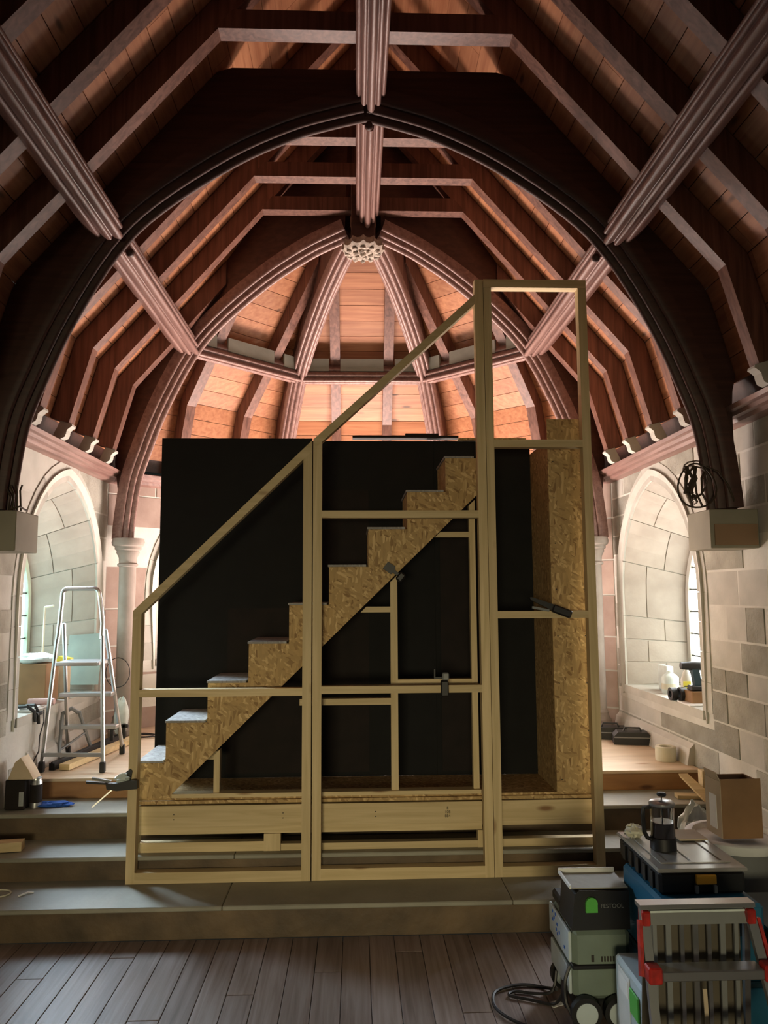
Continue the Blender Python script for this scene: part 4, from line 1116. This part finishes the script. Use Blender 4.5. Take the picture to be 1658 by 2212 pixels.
props(B().prism([(2.06, 4.78, SZ+.001), (2.18, 4.80, SZ+.001), (2.20, 5.05, SZ+.001), (2.07, 5.0, SZ+.001)], (0, 0, .006)).obj('flat_paper', M['paper']), 'white sheet of card at the edge of the right sill', 'paper')
for i, (x_, y_, r_, lb) in enumerate(((1.86, 5.72, .28, 'black zipped tool pouch on the platform at right, farther one with its handle up'), (1.95, 5.52, .22, 'black zipped tool pouch on the platform at right, nearer one'))):
    t = thing('tool_pouch', lb, 'bag', (x_, y_, PZ), 'black tool pouches')
    m4 = MX((x_, y_, PZ+.001), 0, 0, -r_)
    B(m4).prism([(-.13, -.07, 0), (.13, -.07, 0), (.13, -.07, .055), (.10, -.07, .085), (-.10, -.07, .085), (-.13, -.07, .055)], (0, .14, 0)).obj('pouch_body', M['blackp'], t)
    B(m4).tube([(-.06, -.02, .085), (-.05, -.02, .11), (.05, -.02, .11), (.06, -.02, .085)], .007, 6).obj('handle', M['blackp'], t)
    B(m4).tube([(-.128, -.071, .05), (.128, -.071, .05)], .005, 5).obj('zip', M['greyp'], t)
props(B().lathe([(.038, 0), (.062, 0), (.064, .01), (.064, .085), (.060, .088), (.038, .088), (.038, 0)], (1.965, 4.96, PZ+.001), 28, cap=False).obj('tape_roll', M['cream'], smooth=True), 'wide roll of cream masking tape on the platform at the right', 'tape')
props(B().bar((1.84, 4.52, S3+.012), (1.99, 4.50, S3+.012), .07, .02).obj('wood_offcut', M['px']), 'flat pale offcut on the top step at the right', 'offcut', 'wood offcuts')
props(B().prism([(1.90, 4.60, .50), (1.955, 4.60, .50), (2.03, 4.42, S3+.001), (1.96, 4.42, S3+.001)], (0, .018, .015)).obj('wood_offcut', M['px']), 'slanting board offcut leaning against the right end of the platform', 'offcut', 'wood offcuts')
props(B().box(2.0, 2.05, 4.52, 4.58, S3+.001, .55, .002).obj('wood_offcut', M['px']), 'upright block offcut beside the slanting board at right', 'offcut', 'wood offcuts')
props(B().blob((1.715, 3.97, .325), (.105, .075, .17), .18, 6, 14).obj('plastic_bag', M['bagw'], smooth=True), 'white plastic bag with blue and pink print on the steps at right', 'bag')
pb = [o for o in bpy.data.objects if o.name == 'plastic_bag'][0]
B().blob((1.685, 3.893, .385), (.022, .008, .02), .1, 1, 8).obj('blue_print', M['bluec'], pb, smooth=True)
B().blob((1.735, 3.893, .405), (.022, .008, .018), .1, 2, 8).obj('pink_print', simple('pink_print', (.6, .2, .22), .5), pb, smooth=True)
props(B().blob((1.88, 3.90, .26), (.08, .06, .11), .25, 7, 12).obj('grey_bag', M['bagg'], smooth=True), 'crumpled grey plastic bag beside the white bag', 'bag')
# bucket and tall box
bk = thing('bucket', 'large grey tub with a white rim on the floor at the right', 'bucket', (1.62, 3.42, 0))
B().lathe([(.15, .001), (.165, .02), (.178, .48), (.18, .50)], (1.64, 3.42, 0), 40).obj('tub', M['greyp'], bk, smooth=True)
B().lathe([(.18, .50), (.196, .50), (.20, .51), (.20, .535), (.194, .54), (.17, .54), (.16, .52), (.001, .52)], (1.64, 3.42, 0), 40, cap=False).obj('lid', M['white'], bk, smooth=True)
cb_ = thing('cardboard_box', 'tall brown cardboard box standing open on the white-rimmed tub', 'box', (1.62, 3.40, .541))
bx = B(MX((1.635, 3.40, .541), 0, 0, .03))
bx.box(-.088, .088, -.07, -.066, 0, .245).box(-.088, .088, .066, .07, 0, .235).box(-.088, -.084, -.066, .066, 0, .235).box(.084, .088, -.066, .066, 0, .235).box(-.084, .084, -.066, .066, 0, .004)
bx.obj('carton', M['card'], cb_)
B(MX((1.635, 3.40, .541), 0, 0, .03)).box(-.0905, -.0882, -.069, .069, .001, .234).prism([(-.09, -.07, .235), (-.09, .06, .235), (-.10, .06, .27), (-.10, -.05, .27)], (.003, 0, 0)).obj('lit_side_and_flap', M['cardlt'], cb_)  # paler sheet paints the left side as lit; small flap above it
B(MX((1.635, 3.40, .541), 0, 0, .03)).box(-.0925, -.0907, -.03, .03, .03, .17).obj('label', M['paper'], cb_)
# blue stacked tool case, organiser, press
bc = thing('tool_case', 'tall teal-blue tool case standing under the clear-lidded organiser', 'tool case', (1.2, 2.88, 0))
B().box(1.03, 1.375, 2.66, 3.10, .001, .28, .012).obj('lower_box', M['blue'], bc)
B().box(1.035, 1.37, 2.665, 3.095, .285, .535, .012).obj('upper_box', M['blue'], bc)
B().box(1.027, 1.378, 2.657, 3.103, .272, .292, .004).obj('seam', M['bluedk'], bc)
B().box(1.10, 1.30, 2.645, 2.665, .44, .52, .006).obj('handle_recess', M['bluedk'], bc)
B().tube([(1.12, 2.645, .50), (1.12, 2.63, .50), (1.28, 2.63, .50), (1.28, 2.645, .50)], .01, 6).obj('handle', M['greyp'], bc)
B().box(1.0255, 1.033, 2.72, 2.80, .36, .50, .002).obj('latch', M['bluedk'], bc)
B().box(1.0235, 1.0255, 2.74, 2.78, .42, .46).obj('latch_badge', M['redp'], bc)
og = thing('organiser_case', 'black parts organiser with clear lid and yellow latch on the blue case', 'case', (1.2, 2.95, .536))
B().box(1.05, 1.355, 2.755, 3.165, .5365, .612, .010).obj('tray', M['blackp'], og)
B().box(1.042, 1.362, 2.745, 3.175, .6125, .626, .005).obj('lid', M['lid'], og)
B().box(1.075, 1.10, 2.80, 3.12, .6262, .630).box(1.30, 1.325, 2.80, 3.12, .6262, .630).box(1.10, 1.30, 2.80, 2.815, .6262, .630).box(1.19, 1.205, 2.815, 3.12, .6262, .630).obj('lid_ribs', M['lid'], og)
B().box(1.175, 1.245, 2.738, 2.752, .575, .606, .002).obj('latch', M['yellow'], og)
for x_ in (1.17, 1.235): B().box(x_, x_+.012, 2.738, 2.752, .545, .572, .002).obj('latch_foot', M['greyp'], og)
for i in range(5):
    B().box(1.0425, 1.0498, 2.80+.07*i, 2.83+.07*i, .545, .60, .001).obj('side_clip', M['blackp'], og)
fp_ = thing('french_press', 'glass french press half full of coffee with black frame', 'coffee press', (1.145, 2.95, .627))
cx, cy, cz = 1.145, 2.95, .6305
B().lathe([(.043, .012), (.044, .02), (.044, .150), (.047, .156), (.0455, .156), (.0425, .150), (.0425, .022), (.04, .014)], (cx, cy, cz), 28, cap=True).obj('beaker', M['glass'], fp_, smooth=True)
B().lathe([(.0415, .0225), (.0415, .098)], (cx, cy, cz), 24).obj('coffee', M['coffee'], fp_, smooth=True)
B().lathe([(.047, 0), (.047, .006), (.0465, .042), (.0448, .042), (.0448, .011), (.02, .008)], (cx, cy, cz), 28).obj('holder', M['blackp'], fp_, smooth=True)
B().lathe([(.0445, .155), (.047, .158), (.047, .166), (.040, .172), (.01, .176)], (cx, cy, cz), 28).obj('lid', M['alu'], fp_, smooth=True)
B().lathe([(.0025, .085), (.0025, .19), (.016, .190), (.018, .196), (.014, .202)], (cx, cy, cz), 14).obj('plunger', M['blackp'], fp_, smooth=True)
B().tube([(cx-.044, cy, cz+.15), (cx-.07, cy, cz+.148), (cx-.074, cy, cz+.12), (cx-.070, cy, cz+.06), (cx-.060, cy, cz+.04), (cx-.045, cy, cz+.035)], .008, 8).obj('handle', M['blackp'], fp_, smooth=True)
props(B().blob((1.085, 3.09, .652), (.035, .03, .024), .3, 12, 12, 2.6).obj('crumpled_tissue', M['cream'], smooth=True), 'crumpled tissue on the far left corner of the organiser lid', 'tissue')
props(B().box(1.24, 1.35, 3.03, 3.15, .6305, .637, .001).obj('paper_packet', M['cardlt']), 'flat pale packet on the far right corner of the organiser lid', 'packet')
# dust extractor
vc = thing('dust_extractor', 'grey-green dust extractor with black top and green dial on the floor', 'vacuum', (.9, 3.12, 0))
B().box(.800, 1.018, 2.98, 3.29, .085, .333, .018).obj('tank', M['sage'], vc)
B().box(.796, 1.02, 2.975, 3.295, .195, .213, .004).obj('band', M['blackp'], vc)
B().prism([(.798, 2.978, .3335), (1.018, 2.978, .3335), (1.018, 2.978, .47), (.83, 2.978, .475), (.812, 2.978, .46)], (0, .18, 0)).obj('motor_head', M['blackp'], vc)
B().box(.803, 1.018, 3.16, 3.29, .3335, .375, .01).obj('rear_deck', M['blackp'], vc)
B().box(.797, 1.02, 3.150, 3.158, .475, .497, .002).box(.797, .805, 2.99, 3.150, .475, .490, .002).obj('tray_rim', M['white'], vc)
B().box(.806, 1.018, 2.99, 3.149, .476, .480).obj('tray_mat', M['tread'], vc)
B().lathe([(.022, 0), (.022, .012), (.018, .016)], (.872, 2.962, .432), 20, 1).box(.850, .894, 2.9645, 2.9775, .40, .432, .0).obj('dial', M['green'], vc, smooth=True)
B().box(.788, .7995, 3.0, 3.27, .10, .19, .003).obj('side_panel', M['palebl'], vc)
B().box(.787, .7985, 2.99, 3.28, .216, .325, .003).obj('side_panel', M['palebl'], vc)
st_ = B(); rd = random.Random(2)
for k in range(9):
    y_ = rd.uniform(3.03, 3.22); z_ = rd.uniform(.235, .31); st_.box(.785, .787, y_, y_+.012, z_, z_+.01)
st_.obj('sticker_print', M['bluec'], vc)
sl_ = B()
for k in range(8): sl_.box(.905+.011*k, .910+.011*k, 2.977, 2.981, .222, .24)
sl_.box(.868, .878, 2.977, 2.981, .222, .245); sl_.obj('vent_slots', M['ink'], vc)
text('brand_print', 'FESTOOL', .021, (.952, 2.9765, .418), (PI/2, 0, 0), M['greyp'], vc)
B().box(.815, 1.01, 2.99, 3.28, .03, .085, .008).obj('chassis', M['blackp'], vc)
for x_, y_ in ((.80, 3.0), (.922, 3.0), (.80, 3.25)):
    w_ = B().lathe([(.056, -.014), (.056, .014), (.04, .018)], (x_+.035, y_-.045 if y_ < 3.1 else y_, .057), 28, 1).obj('wheel', M['blackp'], vc, smooth=True)
    B().lathe([(.040, -.018), (.040, -.0145)], (x_+.035, y_-.045 if y_ < 3.1 else y_, .057), 28, 1).obj('wheel_cap', M['palebl'], w_, smooth=True)
B().box(.775, .787, 3.02, 3.07, .04, .12, .003).obj('plug_socket', M['blackp'], vc)
# cable from the extractor
cab = [(.792, 3.0, .20), (.770, 2.99, .15), (.772, 2.985, .08), (.79, 2.94, .02), (.72, 2.93, .008), (.60, 2.99, .008), (.53, 3.10, .008), (.55, 3.22, .008), (.66, 3.27, .008), (.76, 3.24, .008), (.775, 3.14, .05)]
props(B().tube([Vector((p_.x, p_.y, p_.z)) for p_ in cat([Vector(q) for q in cab], 6)], .0065, 6).obj('power_cable', M['cable'], smooth=True), 'black power cable curling over the floor from the dust extractor', 'cable')
cab = [(.785, 3.18, .10), (.765, 3.17, .03), (.70, 3.20, .008), (.63, 3.22, .008), (.60, 3.19, .008), (.68, 3.15, .008), (.755, 3.11, .012), (.782, 3.08, .06)]
props(B().tube([Vector(p_) for p_ in cat([Vector(q) for q in cab], 6)], .006, 6).obj('power_cable', M['cable'], smooth=True), 'short black cable looped on the floor beside the dust extractor', 'cable')
props(B().prism([(.752, 3.105, .0005), (.80, 3.125, .0005), (.785, 3.16, .0005), (.738, 3.14, .0005)], (0, 0, .002)).obj('white_card', M['paper']), 'small white card on the floor beside the dust extractor', 'paper')
# slim pale case with green latch
sy = thing('pale_case', 'pale blue-grey upright case with green latch beside the blue case', 'case', (.97, 2.72, 0))
B().box(.93, 1.018, 2.50, 2.90, .001, .29, .010).obj('shell', M['palebl'], sy)
B().box(.926, .9295, 2.745, 2.86, .02, .27, .001).obj('white_panel', M['white'], sy)
B().box(.924, .9255, 2.755, 2.84, .20, .255).obj('label', M['paper'], sy)
B().box(.922, .9295, 2.655, 2.735, .17, .25, .003).obj('latch', M['green'], sy)
tb = B(); rd = random.Random(4)
for k in range(10):
    z_ = .05+.012*k; tb.box(.9285, .9295, 2.56, 2.56+rd.uniform(.02, .05), z_, z_+.004)
tb.obj('print', M['ink'], sy)
# foreground folding step with red corners
fs_ = thing('folding_step', 'small folding step stool with red plastic corners in the right foreground', 'step stool', (1.03, 2.3, 0))
def lp(x_, zz):   # point on the front frame: leans towards the camera going down
    return Vector((x_, 2.42-(.64-zz)*.32, zz))
for sgn, xt, xb_ in ((-1, .868, .845), (1, 1.190, 1.245)):
    B().bar(lp(xt, .63), lp(xb_, .0), .026, .018, (0, 1, 0)).obj('front_rail', M['alu'], fs_)
    B().bar((xt+.006 if sgn > 0 else .895, 2.44, .62), (xb_+.004 if sgn > 0 else .915, 2.60 if sgn > 0 else 2.488, .002), .018, .016, (0, 1, 0)).obj('rear_leg', M['alu'], fs_)
B().prism([(.852, 2.40, .632), (1.205, 2.40, .632), (1.205, 2.40, .644), (.852, 2.40, .644)], (0, .045, 0)).obj('top_edge', M['alu'], fs_)
a_, c_ = lp(.885, .625), lp(1.175, .625)
B().prism([lp(.885, .626), lp(1.175, .626), lp(1.18, .585), lp(.88, .585)], (0, .01, 0)).obj('top_panel', M['greyp'], fs_)
B().bar(lp(.885, .622)+Vector((0, -.006, 0)), lp(1.175, .622)+Vector((0, -.006, 0)), .006, .006).obj('edge_strip', M['bagw'], fs_)
for z_, hh in ((.48, .036), (.325, .036)):
    wl_ = .868+(.64-z_)*-.036; wr_ = 1.190+(.64-z_)*.086
    o_ = lp(0, z_)
    B().box(wl_+.02, wr_-.02, o_.y-.05, o_.y+.01, z_-hh/2, z_+hh/2-.008, .003).obj('tread', M['alu'], fs_)
    for xx in (wl_, wr_): B().box(xx-.021, xx+.019, o_.y-.055, o_.y-.012, z_-.024, z_+.022, .004).obj('red_corner', M['redp'], fs_)
for xx in (.868, 1.190): 
    o_ = lp(0, .61); B().box(xx-.013, xx+.013, o_.y-.02, o_.y+.02, .585, .628, .004).obj('red_corner', M['redp'], fs_)
for sgn, xx in ((-1, .852), (1, 1.212)):
    B().bar(lp(xx, .60), lp(xx+sgn*.016, .46), .010, .022, (0, 1, 0)).obj('red_side_strip', M['redp'], fs_)
for k in range(7):
    xx = .905+.042*k
    B().bar((xx, 2.432, .585), (xx+.012, 2.478, .05), .016 if k % 2 else .012, .008, (0, 1, 0)).obj('back_slat', M['alu' if k in (2, 3, 4) else 'greyp'], fs_)
B().prism([(.88, 2.456, .60), (1.18, 2.456, .60), (1.20, 2.502, .05), (.87, 2.502, .05)], (0, .004, 0)).obj('back_panel', M['darkpan'], fs_)
B().bar((1.04, 2.405, .40), (1.055, 2.42, .15), .012, .004, (0, 1, 0)).obj('strap', M['cardlt'], fs_)
# black bin
bn = thing('black_bin', 'black open container at the right edge beside the step stool', 'bin', (1.58, 2.8, 0))
B().prism([(1.43, 2.62, .001), (1.75, 2.62, .001), (1.77, 2.60, .43), (1.41, 2.60, .43)], (0, .4, 0)).obj('bin_body', M['blackp'], bn)
B().box(1.40, 1.78, 2.59, 3.01, .4305, .445, .003).obj('rim', M['bluedk'], bn)

recalc_all()
